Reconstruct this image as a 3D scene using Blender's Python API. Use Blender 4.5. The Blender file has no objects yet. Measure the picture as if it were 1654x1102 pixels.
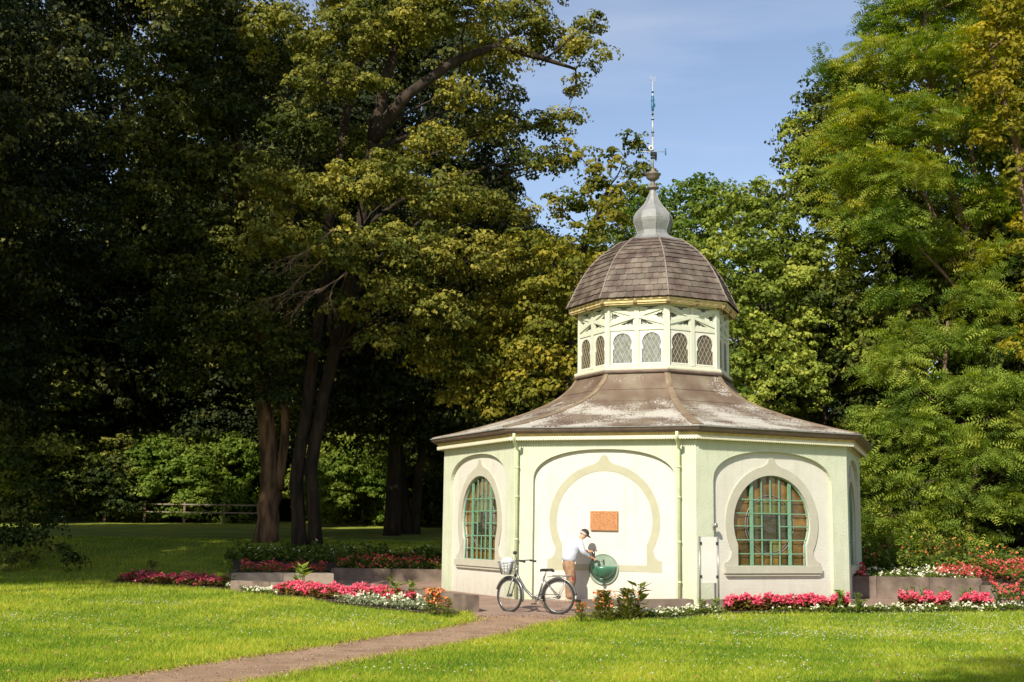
import bpy, bmesh, math, random
import numpy as np
from mathutils import Vector, Matrix
from mathutils.geometry import tessellate_polygon

S = bpy.context.scene
# ------------------------------------------------------------------ camera, sky, sun, exposure
TILT, ROLL, FPX = 0.149, -0.014, 2034.0
EYE = Vector((0, 0, 1.52))
_f = Vector((0, math.cos(TILT), math.sin(TILT)))
_u = Vector((0, -math.sin(TILT), math.cos(TILT)))
_x = Vector((1, 0, 0))
XC = math.cos(ROLL) * _x - math.sin(ROLL) * _u
YC = math.sin(ROLL) * _x + math.cos(ROLL) * _u
cam = bpy.data.cameras.new('camera')
cam.sensor_width = 36.0
cam.lens = FPX / 1654 * 36
cam.clip_start = 0.1
cam.clip_end = 6000
cam_o = bpy.data.objects.new('camera', cam)
S.collection.objects.link(cam_o)
M = Matrix((XC, YC, -_f)).transposed().to_4x4()
M.translation = EYE
cam_o.matrix_world = M
S.camera = cam_o

SUN_EL = math.radians(38)
SUN_AZ = math.radians(-117)                      # direction (from +X, ccw) in which the sun stands
sdir = Vector((math.cos(SUN_AZ) * math.cos(SUN_EL), math.sin(SUN_AZ) * math.cos(SUN_EL), math.sin(SUN_EL)))
W = bpy.data.worlds.new('World')
S.world = W
W.use_nodes = True
wn = W.node_tree
bg = wn.nodes['Background']
sky = wn.nodes.new('ShaderNodeTexSky')
sky.sky_type = 'NISHITA'
sky.sun_disc = False
sky.sun_elevation = SUN_EL
sky.sun_rotation = math.atan2(sdir.x, sdir.y)    # measured from +Y, clockwise
sky.altitude = 200
sky.air_density = 1.0
sky.dust_density = 0.5
sky.ozone_density = 1.6
tintn = wn.nodes.new('ShaderNodeMix'); tintn.data_type = 'RGBA'; tintn.blend_type = 'MULTIPLY'; tintn.inputs[0].default_value = 1.0
tintn.inputs[7].default_value = (1.12, 1.0, .95, 1)
wn.links.new(sky.outputs[0], tintn.inputs[6]); 
# thin streaks of high cloud
wtc = wn.nodes.new('ShaderNodeTexCoord'); wmp = wn.nodes.new('ShaderNodeMapping'); wmp.inputs['Scale'].default_value = (1.2, 1.2, 7.0)
wno = wn.nodes.new('ShaderNodeTexNoise'); wno.inputs['Scale'].default_value = 2.2; wno.inputs['Detail'].default_value = 7
wrp = wn.nodes.new('ShaderNodeValToRGB'); wrp.color_ramp.elements[0].position = .42; wrp.color_ramp.elements[0].color = (0, 0, 0, 1); wrp.color_ramp.elements[1].position = .85; wrp.color_ramp.elements[1].color = (.45, .45, .45, 1)
wmx = wn.nodes.new('ShaderNodeMix'); wmx.data_type = 'RGBA'; wmx.inputs[7].default_value = (6.2, 6.2, 6.4, 1)
wn.links.new(wtc.outputs['Generated'], wmp.inputs[0]); wn.links.new(wmp.outputs[0], wno.inputs[0]); wn.links.new(wno.outputs[0], wrp.inputs[0])
wn.links.new(wrp.outputs[0], wmx.inputs[0]); wn.links.new(tintn.outputs[2], wmx.inputs[6]); wn.links.new(wmx.outputs[2], bg.inputs[0])
bg.inputs[1].default_value = 0.125
sun = bpy.data.lights.new('sun', 'SUN')
sun.energy = 5.0
sun.angle = math.radians(0.5)
sun.color = (1.0, 0.93, 0.79)
sun_o = bpy.data.objects.new('sun', sun)
S.collection.objects.link(sun_o)
sun_o.rotation_euler = sdir.to_track_quat('Z', 'Y').to_euler()
S.view_settings.view_transform = 'Standard'
S.view_settings.look = 'None'
S.view_settings.exposure = 0.45
S.view_settings.gamma = 1.0
S.view_settings.use_curve_mapping = False
S.render.engine = 'CYCLES'
S.cycles.use_denoising = True
S.cycles.max_bounces = 6
S.cycles.diffuse_bounces = 3
S.cycles.glossy_bounces = 2
S.cycles.transmission_bounces = 3
S.cycles.use_adaptive_sampling = True

# ------------------------------------------------------------------ terrain helpers
HY = [-1e5, 22, 27, 34, 42, 55, 70, 1e5]
HZ = [-.2, -.2, 0, 0, 1.0, 1.4, 1.9, 1.95]
def hz(y):
    return np.interp(y, HY, HZ)
def ray(px, py):
    return _f + XC * ((px - 827) / FPX) + YC * ((551 - py) / FPX)
def at(px, py, Y):
    d = ray(px, py)
    return EYE + d * (Y / d.y)
def ground(px, py):
    d = ray(px, py)
    s = 5.0
    while s < 300:
        p = EYE + d * s
        if p.z < hz(p.y):
            return p
        s += .02
    return p

# ------------------------------------------------------------------ materials
MATS = {}
def nodes_mat(name):
    m = bpy.data.materials.new(name)
    m.use_nodes = True
    return m, m.node_tree, m.node_tree.nodes['Principled BSDF']
def lin(c):
    return (c[0], c[1], c[2], 1)
def mat(name, col, rough=.7, col2=None, scale=8., bump=.0, bscale=60., metal=0., spec=.3, detail=6., rnd=0., coord='Object', trans=0., contrast=(.35, .65), island=0., stretch=None, grime=None, bricks=0.):
    if name in MATS:
        return MATS[name]
    m, nt, p = nodes_mat(name)
    L = nt.links
    tc = nt.nodes.new('ShaderNodeTexCoord')
    p.inputs['Roughness'].default_value = rough
    p.inputs['Metallic'].default_value = metal
    p.inputs['Specular IOR Level'].default_value = spec
    if trans:
        p.inputs['Transmission Weight'].default_value = trans
    if col2 is None:
        col2 = tuple(c * .82 for c in col)
    n = nt.nodes.new('ShaderNodeTexNoise')
    n.inputs['Scale'].default_value = scale
    n.inputs['Detail'].default_value = detail
    mp_ = nt.nodes.new('ShaderNodeMapping')
    if stretch: mp_.inputs['Scale'].default_value = (1, 1, stretch)
    L.new(tc.outputs[coord], mp_.inputs[0]); L.new(mp_.outputs[0], n.inputs['Vector'])
    r = nt.nodes.new('ShaderNodeValToRGB')
    r.color_ramp.elements[0].position = contrast[0]
    r.color_ramp.elements[1].position = contrast[1]
    r.color_ramp.elements[0].color = lin(col2)
    r.color_ramp.elements[1].color = lin(col)
    L.new(n.outputs['Fac'], r.inputs[0])
    out = r.outputs[0]
    if rnd or island:
        h = nt.nodes.new('ShaderNodeHueSaturation')
        if island:
            oi = nt.nodes.new('ShaderNodeNewGeometry'); src = oi.outputs['Random Per Island']; rnd = island
        else:
            oi = nt.nodes.new('ShaderNodeObjectInfo'); src = oi.outputs['Random']
        mr = nt.nodes.new('ShaderNodeMapRange')
        mr.inputs['To Min'].default_value = 1 - rnd
        mr.inputs['To Max'].default_value = 1 + rnd
        L.new(src, mr.inputs['Value'])
        L.new(mr.outputs[0], h.inputs['Value'])
        L.new(out, h.inputs['Color'])
        out = h.outputs[0]
    if grime:
        # rain streaks under ledges and splash dirt rising from the ground: wear on the paint itself
        sp_ = nt.nodes.new('ShaderNodeSeparateXYZ'); L.new(tc.outputs[coord], sp_.inputs[0])
        mg = nt.nodes.new('ShaderNodeMapRange'); mg.inputs['From Min'].default_value = .75; mg.inputs['From Max'].default_value = -.05; L.new(sp_.outputs[2], mg.inputs[0])
        ms = nt.nodes.new('ShaderNodeMapping'); ms.inputs['Scale'].default_value = (7, 7, .55); L.new(tc.outputs[coord], ms.inputs[0])
        ns = nt.nodes.new('ShaderNodeTexNoise'); ns.inputs['Scale'].default_value = 1.0; ns.inputs['Detail'].default_value = 6; L.new(ms.outputs[0], ns.inputs[0])
        rs_ = nt.nodes.new('ShaderNodeMapRange'); rs_.inputs['From Min'].default_value = .52; rs_.inputs['From Max'].default_value = .75; L.new(ns.outputs[0], rs_.inputs[0])
        nb = nt.nodes.new('ShaderNodeTexNoise'); nb.inputs['Scale'].default_value = 4.0; nb.inputs['Detail'].default_value = 8; L.new(tc.outputs[coord], nb.inputs[0])
        mm = nt.nodes.new('ShaderNodeMath'); mm.operation = 'MULTIPLY'; L.new(mg.outputs[0], mm.inputs[0]); L.new(nb.outputs[0], mm.inputs[1])
        ma = nt.nodes.new('ShaderNodeMath'); ma.operation = 'MULTIPLY_ADD'; ma.inputs[1].default_value = .35; ma.use_clamp = True; L.new(rs_.outputs[0], ma.inputs[0]); L.new(mm.outputs[0], ma.inputs[2])
        gmx = nt.nodes.new('ShaderNodeMix'); gmx.data_type = 'RGBA'; gmx.inputs[7].default_value = lin(grime)
        L.new(ma.outputs[0], gmx.inputs[0]); L.new(out, gmx.inputs[6]); out = gmx.outputs[2]
    L.new(out, p.inputs['Base Color'])
    if bump:
        b = nt.nodes.new('ShaderNodeBump')
        b.inputs['Strength'].default_value = bump
        b.inputs['Distance'].default_value = .02
        n2 = nt.nodes.new('ShaderNodeTexNoise')
        n2.inputs['Scale'].default_value = bscale
        n2.inputs['Detail'].default_value = 4
        L.new(mp_.outputs[0], n2.inputs['Vector'])
        L.new(n2.outputs['Fac'], b.inputs['Height'])
        nout = b.outputs[0]
        if bricks:      # courses of brick under thick paint
            sb = nt.nodes.new('ShaderNodeSeparateXYZ'); L.new(tc.outputs[coord], sb.inputs[0]); cb = nt.nodes.new('ShaderNodeCombineXYZ')
            L.new(sb.outputs[0], cb.inputs[0]); L.new(sb.outputs[2], cb.inputs[1])
            bt_ = nt.nodes.new('ShaderNodeTexBrick'); bt_.inputs['Scale'].default_value = 1; bt_.inputs['Brick Width'].default_value = .25; bt_.inputs['Row Height'].default_value = .077; bt_.inputs['Mortar Size'].default_value = .006; bt_.inputs['Mortar Smooth'].default_value = .6
            bt_.inputs['Color1'].default_value = (1, 1, 1, 1); bt_.inputs['Color2'].default_value = (.75, .75, .75, 1); bt_.inputs['Mortar'].default_value = (0, 0, 0, 1)
            L.new(cb.outputs[0], bt_.inputs[0])
            b3 = nt.nodes.new('ShaderNodeBump'); b3.inputs['Strength'].default_value = bricks; b3.inputs['Distance'].default_value = .008; L.new(bt_.outputs[0], b3.inputs['Height']); L.new(nout, b3.inputs['Normal']); nout = b3.outputs[0]
        L.new(nout, p.inputs['Normal'])
    MATS[name] = m
    return m
def leafmat(name, dark, mid, light, trans=.3, rnd=.18):
    if name in MATS:
        return MATS[name]
    m, nt, p = nodes_mat(name)
    L = nt.links
    a = nt.nodes.new('ShaderNodeAttribute'); a.attribute_name = 'tint'
    r = nt.nodes.new('ShaderNodeValToRGB')
    e = r.color_ramp.elements
    e[0].position = .1; e[0].color = lin(dark)
    e[1].position = .95; e[1].color = lin(light)
    x = e.new(.5); x.color = lin(mid)
    L.new(a.outputs['Fac'], r.inputs[0])
    oi = nt.nodes.new('ShaderNodeObjectInfo')
    mr = nt.nodes.new('ShaderNodeMapRange')
    mr.inputs['To Min'].default_value = 1 - rnd
    mr.inputs['To Max'].default_value = 1 + rnd
    L.new(oi.outputs['Random'], mr.inputs['Value'])
    h = nt.nodes.new('ShaderNodeHueSaturation')
    L.new(mr.outputs[0], h.inputs['Value']); L.new(r.outputs[0], h.inputs['Color'])
    L.new(h.outputs[0], p.inputs['Base Color'])
    p.inputs['Roughness'].default_value = .6
    p.inputs['Specular IOR Level'].default_value = .12
    t = nt.nodes.new('ShaderNodeBsdfTranslucent')
    hs = nt.nodes.new('ShaderNodeHueSaturation')
    hs.inputs['Saturation'].default_value = 1.15
    hs.inputs['Value'].default_value = 1.3
    L.new(h.outputs[0], hs.inputs['Color']); L.new(hs.outputs[0], t.inputs['Color'])
    mx = nt.nodes.new('ShaderNodeMixShader'); mx.inputs[0].default_value = trans
    L.new(p.outputs[0], mx.inputs[1]); L.new(t.outputs[0], mx.inputs[2])
    L.new(mx.outputs[0], nt.nodes['Material Output'].inputs['Surface'])
    MATS[name] = m
    return m

stucco = mat('stucco', (.545, .575, .435), .85, (.50, .53, .395), 3, bump=.6, bscale=30, grime=(.36, .38, .25))
niche_paint = mat('niche_paint', (.60, .58, .515), .8, (.565, .545, .48), 5, bump=.12, bscale=30, grime=(.42, .38, .29), bricks=.3)
trim_paint = mat('trim_paint', (.455, .435, .35), .7, (.42, .40, .32), 6)
cream = mat('cream_paint', (.66, .63, .49), .6, (.60, .57, .42), 8)
drum_white = mat('drum_paint', (.58, .59, .475), .6, (.53, .55, .42), 7)
tan = mat('tan_timber', (.66, .54, .27), .65, (.52, .40, .19), 9)
brownmet = mat('brown_gutter', (.16, .11, .085), .45, (.10, .07, .055), 5, spec=.5)
zinc = mat('zinc', (.26, .265, .26), .65, (.20, .205, .20), 6, metal=.15, spec=.5, bump=.1, bscale=12)
slate = mat('slate', (.155, .128, .10), .6, (.085, .058, .048), 2.2, bump=.5, bscale=30, rnd=.28, contrast=(.38, .6))
slate_isl = mat('slate_far', (.155, .128, .10), .6, (.085, .058, .048), 2.2, bump=.5, bscale=30, island=.28, contrast=(.38, .6))
green_metal = mat('green_metal', (.17, .33, .215), .5, (.13, .27, .17), 10, spec=.4)
lead = mat('lead_came', (.40, .37, .28), .5, metal=.2)
amber = mat('amber_glass', (.20, .11, .025), .08, (.09, .05, .015), 3, spec=.8, rnd=.5, bump=.25, bscale=5)
smoke = mat('dark_glass', (.05, .045, .03), .07, (.022, .02, .014), 2, spec=.9, rnd=.5, bump=.25, bscale=5)
olive_glass = mat('olive_glass', (.18, .18, .05), .08, (.10, .10, .03), 3, spec=.8, rnd=.4, bump=.25, bscale=5)
grey_glass = mat('grey_glass', (.22, .25, .23), .15, (.12, .13, .11), 9, spec=.6)
brown_glass = mat('brown_glass', (.12, .085, .045), .15, (.05, .04, .02), 9, spec=.6)
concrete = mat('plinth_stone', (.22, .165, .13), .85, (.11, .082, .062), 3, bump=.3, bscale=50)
concrete_sunlit = mat('plinth_stone_sunlit', (.36, .30, .23), .85, (.27, .22, .17), 4, bump=.3, bscale=50)  # paler copy of the wall stone, sunlight put into its colour
bark = mat('bark', (.05, .034, .023), .95, (.02, .015, .011), 6, bump=1., bscale=14, contrast=(.38, .62), stretch=.22)
bark_pale = mat('bark_pale', (.22, .15, .10), .9, (.10, .065, .045), 5, bump=.6, bscale=14)
steel = mat('steel', (.30, .29, .27), .35, metal=.6, spec=.5)
silver = mat('bike_silver', (.20, .195, .19), .3, metal=.6, spec=.5)
rubber = mat('rubber', (.03, .028, .026), .7)
black = mat('black_plastic', (.025, .022, .02), .5)
soil = mat('soil', (.07, .045, .028), .95, (.035, .022, .014), 12, bump=.6, bscale=40)

# ------------------------------------------------------------------ mesh helpers
def tag(o, label=None, cat=None, group=None, kind=None):
    if label: o['label'] = label
    if cat: o['category'] = cat
    if group: o['group'] = group
    if kind: o['kind'] = kind
    return o
def empty(name, loc, rz=0., label=None, cat=None, group=None):
    o = bpy.data.objects.new(name, None)
    S.collection.objects.link(o)
    o.location = loc
    o.rotation_euler = (0, 0, rz)
    o.empty_display_size = .2
    return tag(o, label, cat, group)
def link(name, me, parent=None, loc=None, rz=None):
    o = bpy.data.objects.new(name, me)
    S.collection.objects.link(o)
    if parent is not None: o.parent = parent
    if loc is not None: o.location = loc
    if rz is not None: o.rotation_euler = (0, 0, rz)
    return o
class MB:
    def __init__(s):
        s.v = []; s.f = []; s.m = []; s.sm = []
    def add(s, v, f, m=0, smooth=False):
        b = len(s.v)
        s.v += [tuple(p) for p in v]
        s.f += [tuple(i + b for i in q) for q in f]
        s.m += [m] * len(f); s.sm += [smooth] * len(f)
        return s
    def box(s, x0, x1, y0, y1, z0, z1, m=0):
        v = [(x, y, z) for x in (x0, x1) for y in (y0, y1) for z in (z0, z1)]
        return s.add(v, [(0, 1, 3, 2), (4, 6, 7, 5), (0, 4, 5, 1), (2, 3, 7, 6), (0, 2, 6, 4), (1, 5, 7, 3)], m)
    def bar(s, a, b, w, h, up=(0, 0, 1), m=0):
        a = Vector(a); b = Vector(b); d = (b - a).normalized(); up = Vector(up)
        sx = d.cross(up).normalized(); u2 = sx.cross(d)
        v = []
        for p in (a, b):
            for i, j in ((-1, -1), (1, -1), (1, 1), (-1, 1)):
                v.append(p + sx * i * w / 2 + u2 * j * h / 2)
        return s.add(v, [(0, 3, 2, 1), (4, 5, 6, 7), (0, 1, 5, 4), (1, 2, 6, 5), (2, 3, 7, 6), (3, 0, 4, 7)], m)
    def tube(s, path, r, n=8, m=0, cap=True, smooth=True):
        path = [Vector(p) for p in path]
        if not hasattr(r, '__len__'): r = [r] * len(path)
        t0 = (path[1] - path[0]).normalized()
        nrm = t0.orthogonal().normalized()
        v = []; prev = t0
        for i, p in enumerate(path):
            t = (path[min(i + 1, len(path) - 1)] - path[max(i - 1, 0)]).normalized()
            nrm = (nrm - t * nrm.dot(t)).normalized()
            bn = t.cross(nrm)
            for k in range(n):
                a = 2 * math.pi * k / n
                v.append(p + (nrm * math.cos(a) + bn * math.sin(a)) * r[i])
        f = []
        for i in range(len(path) - 1):
            for k in range(n):
                k2 = (k + 1) % n
                f.append((i * n + k, i * n + k2, (i + 1) * n + k2, (i + 1) * n + k))
        s.add(v, f, m, smooth)
        if cap:
            b = len(s.v) - len(v)
            s.f += [tuple(b + k for k in reversed(range(n))), tuple(b + (len(path) - 1) * n + k for k in range(n))]
            s.m += [m, m]; s.sm += [False, False]
        return s
    def lathe(s, prof, n=24, m=0, c=(0, 0, 0), smooth=True, phase=0., closed=True):
        v = []
        for r, z in prof:
            for k in range(n):
                a = phase + 2 * math.pi * k / n
                v.append((c[0] + r * math.cos(a), c[1] + r * math.sin(a), c[2] + z))
        f = []
        for i in range(len(prof) - 1):
            for k in range(n):
                k2 = (k + 1) % n
                f.append((i * n + k, i * n + k2, (i + 1) * n + k2, (i + 1) * n + k))
        return s.add(v, f, m, smooth)
    def plate(s, outer, holes=(), y0=0., y1=.05, m=0, yf=None):
        loops = [list(outer)] + [list(h) for h in holes]
        tri = tessellate_polygon([[Vector((x, z, 0)) for x, z in l] for l in loops])
        flat = [p for l in loops for p in l]
        n = len(flat)
        v = [(x, y0, z) for x, z in flat] + [(x, y1, z) for x, z in flat]
        f = [tuple(t) for t in tri] + [tuple(i + n for i in reversed(t)) for t in tri]
        b = 0
        for l in loops:
            k = len(l)
            for i in range(k):
                j = (i + 1) % k
                f.append((b + i, b + j, b + j + n, b + i + n))
            b += k
        return s.add(v, f, m)
    def mesh(s, name, mats, fix=False):
        me = bpy.data.meshes.new(name)
        me.from_pydata(s.v, [], s.f)
        for x in (mats if isinstance(mats, (list, tuple)) else [mats]): me.materials.append(x)
        me.polygons.foreach_set('material_index', s.m)
        me.polygons.foreach_set('use_smooth', s.sm)
        if fix:
            bm = bmesh.new(); bm.from_mesh(me)
            bmesh.ops.recalc_face_normals(bm, faces=bm.faces)
            bm.to_mesh(me); bm.free()
        me.update()
        return me
    def obj(s, name, mats, parent=None, loc=None, rz=None, fix=False):
        return link(name, s.mesh(name, mats, fix), parent, loc, rz)

def quad_mesh(name, co, tint, mats, midx=None, corners=4):
    """co: (N,corners,3) loose polygons; tint: (N,)"""
    N = co.shape[0]
    me = bpy.data.meshes.new(name)
    me.vertices.add(N * corners)
    me.vertices.foreach_set('co', co.reshape(-1).astype(np.float32))
    me.loops.add(N * corners)
    me.loops.foreach_set('vertex_index', np.arange(N * corners, dtype=np.int32))
    me.polygons.add(N)
    me.polygons.foreach_set('loop_start', np.arange(0, N * corners, corners, dtype=np.int32))
    me.polygons.foreach_set('loop_total', np.full(N, corners, dtype=np.int32))
    for x in (mats if isinstance(mats, (list, tuple)) else [mats]): me.materials.append(x)
    if midx is not None: me.polygons.foreach_set('material_index', midx.astype(np.int32))
    at_ = me.attributes.new('tint', 'FLOAT', 'POINT')
    at_.data.foreach_set('value', np.repeat(tint, corners).astype(np.float32))
    me.update(calc_edges=True)
    return me
def nrm(a):
    return a / (np.linalg.norm(a, axis=-1, keepdims=True) + 1e-9)
def leaf_quads(c, n, d, L, Wd, cup=.15):
    n = nrm(n); d = nrm(d - n * (d * n).sum(-1, keepdims=True)); s = np.cross(n, d)
    L = np.asarray(L).reshape(-1, 1) * np.ones((len(c), 1)); Wd = np.asarray(Wd).reshape(-1, 1) * np.ones((len(c), 1))
    return np.stack([c - d * L / 2, c + s * Wd / 2 + n * Wd * cup - d * L * .08, c + d * L / 2, c - s * Wd / 2 + n * Wd * cup - d * L * .08], 1)

# ------------------------------------------------------------------ ground, lawn, path, plaza
def clip_y(poly, y, keep_above):
    out = []
    for i in range(len(poly)):
        a = poly[i]; b = poly[(i + 1) % len(poly)]
        ia = (a[1] >= y) == keep_above; ib = (b[1] >= y) == keep_above
        if ia: out.append(a)
        if ia != ib:
            t = (y - a[1]) / (b[1] - a[1]); out.append((a[0] + (b[0] - a[0]) * t, y))
    return out
def drape(name, poly, lift, material, base=None):
    mb = MB()
    ys = [min(p[1] for p in poly) - 1] + [y for y in HY[1:-1]] + [max(p[1] for p in poly) + 1]
    for a, b in zip(ys[:-1], ys[1:]):
        if b <= a: continue
        q = clip_y(clip_y(poly, a, True), b, False)
        if len(q) < 3: continue
        tri = tessellate_polygon([[Vector((x, y, 0)) for x, y in q]])
        v = [(x, y, (float(hz(y)) if base is None else base(x, y)) + lift) for x, y in q]
        f = []
        for t in tri:
            p0, p1, p2 = [Vector(v[i]) for i in t]
            f.append(tuple(t) if (p1 - p0).cross(p2 - p0).z > 0 else tuple(reversed(t)))
        mb.add(v, f)
    return tag(mb.obj(name, material), kind='structure')

gm, gnt, gp = nodes_mat('lawn_ground')
L_ = gnt.links
gtc = gnt.nodes.new('ShaderNodeTexCoord')
g1 = gnt.nodes.new('ShaderNodeTexNoise'); g1.inputs['Scale'].default_value = .55; g1.inputs['Detail'].default_value = 8
g2 = gnt.nodes.new('ShaderNodeTexNoise'); g2.inputs['Scale'].default_value = 14; g2.inputs['Detail'].default_value = 8
L_.new(gtc.outputs['Object'], g1.inputs[0]); L_.new(gtc.outputs['Object'], g2.inputs[0])
gr = gnt.nodes.new('ShaderNodeValToRGB'); e = gr.color_ramp.elements
e[0].position = .35; e[0].color = (.13, .20, .008, 1); e[1].position = .68; e[1].color = (.42, .42, .02, 1)
L_.new(g1.outputs[0], gr.inputs[0])
gr2 = gnt.nodes.new('ShaderNodeValToRGB'); e = gr2.color_ramp.elements
e[0].position = .3; e[0].color = (.08, .11, .01, 1); e[1].position = .7; e[1].color = (.26, .29, .022, 1)
L_.new(g2.outputs[0], gr2.inputs[0])
gx = gnt.nodes.new('ShaderNodeMix'); gx.data_type = 'RGBA'; gx.inputs[0].default_value = .5
L_.new(gr.outputs[0], gx.inputs[6]); L_.new(gr2.outputs[0], gx.inputs[7]); L_.new(gx.outputs[2], gp.inputs['Base Color'])
gp.inputs['Roughness'].default_value = .95
gb = gnt.nodes.new('ShaderNodeBump'); gb.inputs['Distance'].default_value = .05; gb.inputs['Strength'].default_value = .8
L_.new(g2.outputs[0], gb.inputs['Height']); L_.new(gb.outputs[0], gp.inputs['Normal'])

xs = np.unique(np.concatenate([[-3000, -1500, -600, -250, -120], np.arange(-60, 61, 10), [120, 250, 600, 1500, 3000]]))
ys = np.unique(np.concatenate([[-600, -200, -60, -20], np.arange(0, 22, 5.5), HY[1:-1], [80, 100, 140, 250, 600, 1500, 4000]]))
mb = MB()
v = [(x, y, float(hz(y))) for y in ys for x in xs]
nx = len(xs)
f = [(j * nx + i, j * nx + i + 1, (j + 1) * nx + i + 1, (j + 1) * nx + i) for j in range(len(ys) - 1) for i in range(nx - 1)]
mb.add(v, f)
tag(mb.obj('lawn', gm), kind='structure')

pathm = mat('path_gravel', (.38, .25, .155), .95, (.25, .155, .095), 2.2, bump=.6, bscale=90, contrast=(.3, .7), detail=12)
plazam = mat('plaza_gravel', (.33, .225, .17), .95, (.24, .16, .12), 1.6, bump=.5, bscale=100, contrast=(.3, .7), detail=12)
rng = random.Random(4)
def wob(poly, step=.35, amp=.04):
    out = []
    for i in range(len(poly)):
        a = Vector(poly[i]); b = Vector(poly[(i + 1) % len(poly)])
        n = max(1, int((b - a).length / step))
        for k in range(n):
            p = a.lerp(b, k / n); out.append((p.x + rng.uniform(-amp, amp), p.y + rng.uniform(-amp, amp)))
    return out
PATH = [(-10.5, 6.0), (-6.3, 12.2), (-4.41, 14.9), (-3.53, 16.99), (-2.75, 18.8), (-2.13, 20.39), (-1.3, 22.1), (-.62, 23.5), (-.55, 24.4), (1.2, 24.4), (1.1, 23.7), (.45, 22.7), (-.39, 20.11), (-1.25, 18.3), (-1.89, 16.9), (-2.55, 15.0), (-3.6, 12.6), (-7.6, 5.0)]
PLAZA = [(-.62, 24.3), (-.75, 25.2), (-1.3, 26.0), (-2.3, 28.0), (-6.6, 30.6), (-6.9, 32.2), (-4.9, 33.1), (-4.9, 34.85), (1.5, 34.85), (1.5, 38), (8, 38), (8.0, 31.15), (11.4, 31.15), (10.4, 28.6), (10.5, 27.9), (7.5, 27.1), (3.7, 25.9), (1.3, 24.9), (1.3, 24.3)]
PATHW = wob(PATH)
drape('path', PATHW, .008, pathm)
drape('plaza', PLAZA, .004, plazam)

def inside(poly, X, Y):
    c = np.zeros(X.shape, bool)
    n = len(poly)
    for i in range(n):
        x0, y0 = poly[i]; x1, y1 = poly[(i + 1) % n]
        if y0 == y1: continue
        k = ((y0 > Y) != (y1 > Y)) & (X < (x1 - x0) * (Y - y0) / (y1 - y0) + x0)
        c ^= k
    return c
# planting beds (world outlines, soil sheets)
BED_L1 = [(-10.6, 33.2), (-8.2, 32.1), (-6.4, 30.2), (-6.6, 32.4), (-7.2, 34.2), (-10.4, 35.2)]
BED_L2 = [(-6.5, 30.1), (-5.3, 28.6), (-3.3, 26.0), (-1.6, 24.6), (-1.0, 24.6), (-.9, 25.0), (-1.45, 25.8), (-2.4, 27.6)]
BED_L3 = [(-7.1, 32.4), (-4.8, 33.4), (-4.95, 34.9), (-2.0, 35.05), (1.2, 35.05), (1.0, 37.5), (-3, 38.5), (-8, 37.0)]
BED_R1 = [(1.35, 24.65), (1.5, 24.2), (3.0, 24.3), (4.2, 25.3), (6.9, 25.9), (8.6, 26.2), (10.3, 26.6), (12.5, 27.0), (12.4, 27.8), (10.4, 27.7), (7.6, 26.9), (3.8, 25.65)]
def bedR(x, y):
    return .42 + .10 * max(0, y - 31.5)
BED_R2 = [(7.0, 31.15), (11.45, 31.15), (10.6, 28.55), (12.2, 28.3), (15.5, 28.3), (22, 29), (22, 38), (7.0, 38)]
for nm_, pl, lift in (('flower_bed', BED_L1, .02), ('flower_bed', BED_L2, .02), ('flower_bed', BED_R1, .02)):
    drape(nm_, wob(pl, .5, .05), lift, soil)
drape('flower_bed', BED_L3, 0, soil, base=lambda x, y: .34 + .12 * max(0, y - 35))
drape('flower_bed', BED_R2, 0, soil, base=bedR)

# ------------------------------------------------------------------ low stone walls round the plaza
def wall_line(pts, z0, z1, th, m, name, label, group='low stone walls round the pavilion plaza', joint=True):
    o = empty(name, (pts[0][0], pts[0][1], 0), 0, label, 'wall', group)
    for a, b in zip(pts[:-1], pts[1:]):
        a = Vector((a[0], a[1], 0)); b = Vector((b[0], b[1], 0)); d = (b - a); Ln = d.length; d.normalize()
        n = max(1, round(Ln / 1.3)); ang = math.atan2(d.y, d.x)
        for k in range(n):
            p = a + d * (Ln * k / n) - o.location
            bm = MB(); w = Ln / n - .012; dz = rng.uniform(-.004, .004)
            bm.box(0, w, -th / 2, th / 2, z0, z1 - .015 + dz)
            bm.box(.012, w - .012, -th / 2 + .012, th / 2 - .012, z1 - .0152 + dz, z1 + dz)
            bm.obj('stone_block', m, o, p, ang)
    return o
wall_line([(-.70, 25.02), (-1.2, 25.9), (-2.3, 27.8), (-4.4, 29.1), (-6.5, 30.4)], -.3, .25, .30, concrete, 'low_wall', 'low stone wall curving left from its square end beside the bicycle, pink flowers in front')
wall_line([(-7.0, 32.1), (-4.55, 33.0)], -.1, .36, .5, concrete_sunlit, 'low_wall', 'pale sunlit stone wall end between the two pink flower patches on the left')
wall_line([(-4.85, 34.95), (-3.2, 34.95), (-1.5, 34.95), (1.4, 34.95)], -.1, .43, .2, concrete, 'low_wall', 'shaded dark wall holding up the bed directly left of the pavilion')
wall_line([(1.36, 25.05), (3.68, 25.95)], -.3, .19, .32, concrete, 'low_wall', 'low wall behind bushy plants between the rear bicycle wheel and the grey board')
wall_line([(3.95, 26.05), (5.6, 26.6), (7.5, 27.2)], -.2, .17, .30, concrete, 'low_wall', 'low wall right of the grey board, hidden behind the red flower strip')
wall_line([(6.8, 31.05), (8.9, 31.05), (11.45, 31.05)], -.1, .53, .18, concrete, 'low_wall', 'long retaining wall at right with the pavilion shadow on its left end')
wall_line([(10.45, 28.4), (11.75, 28.15)], -.2, .46, .2, concrete, 'low_wall', 'short stepped forward retaining wall at right beside the slope of red flowers')
wall_line([(10.5, 28.65), (11.4, 30.95)], -.2, .46, .14, concrete, 'low_wall', 'side wall joining the stepped forward wall to the long retaining wall')

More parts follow.
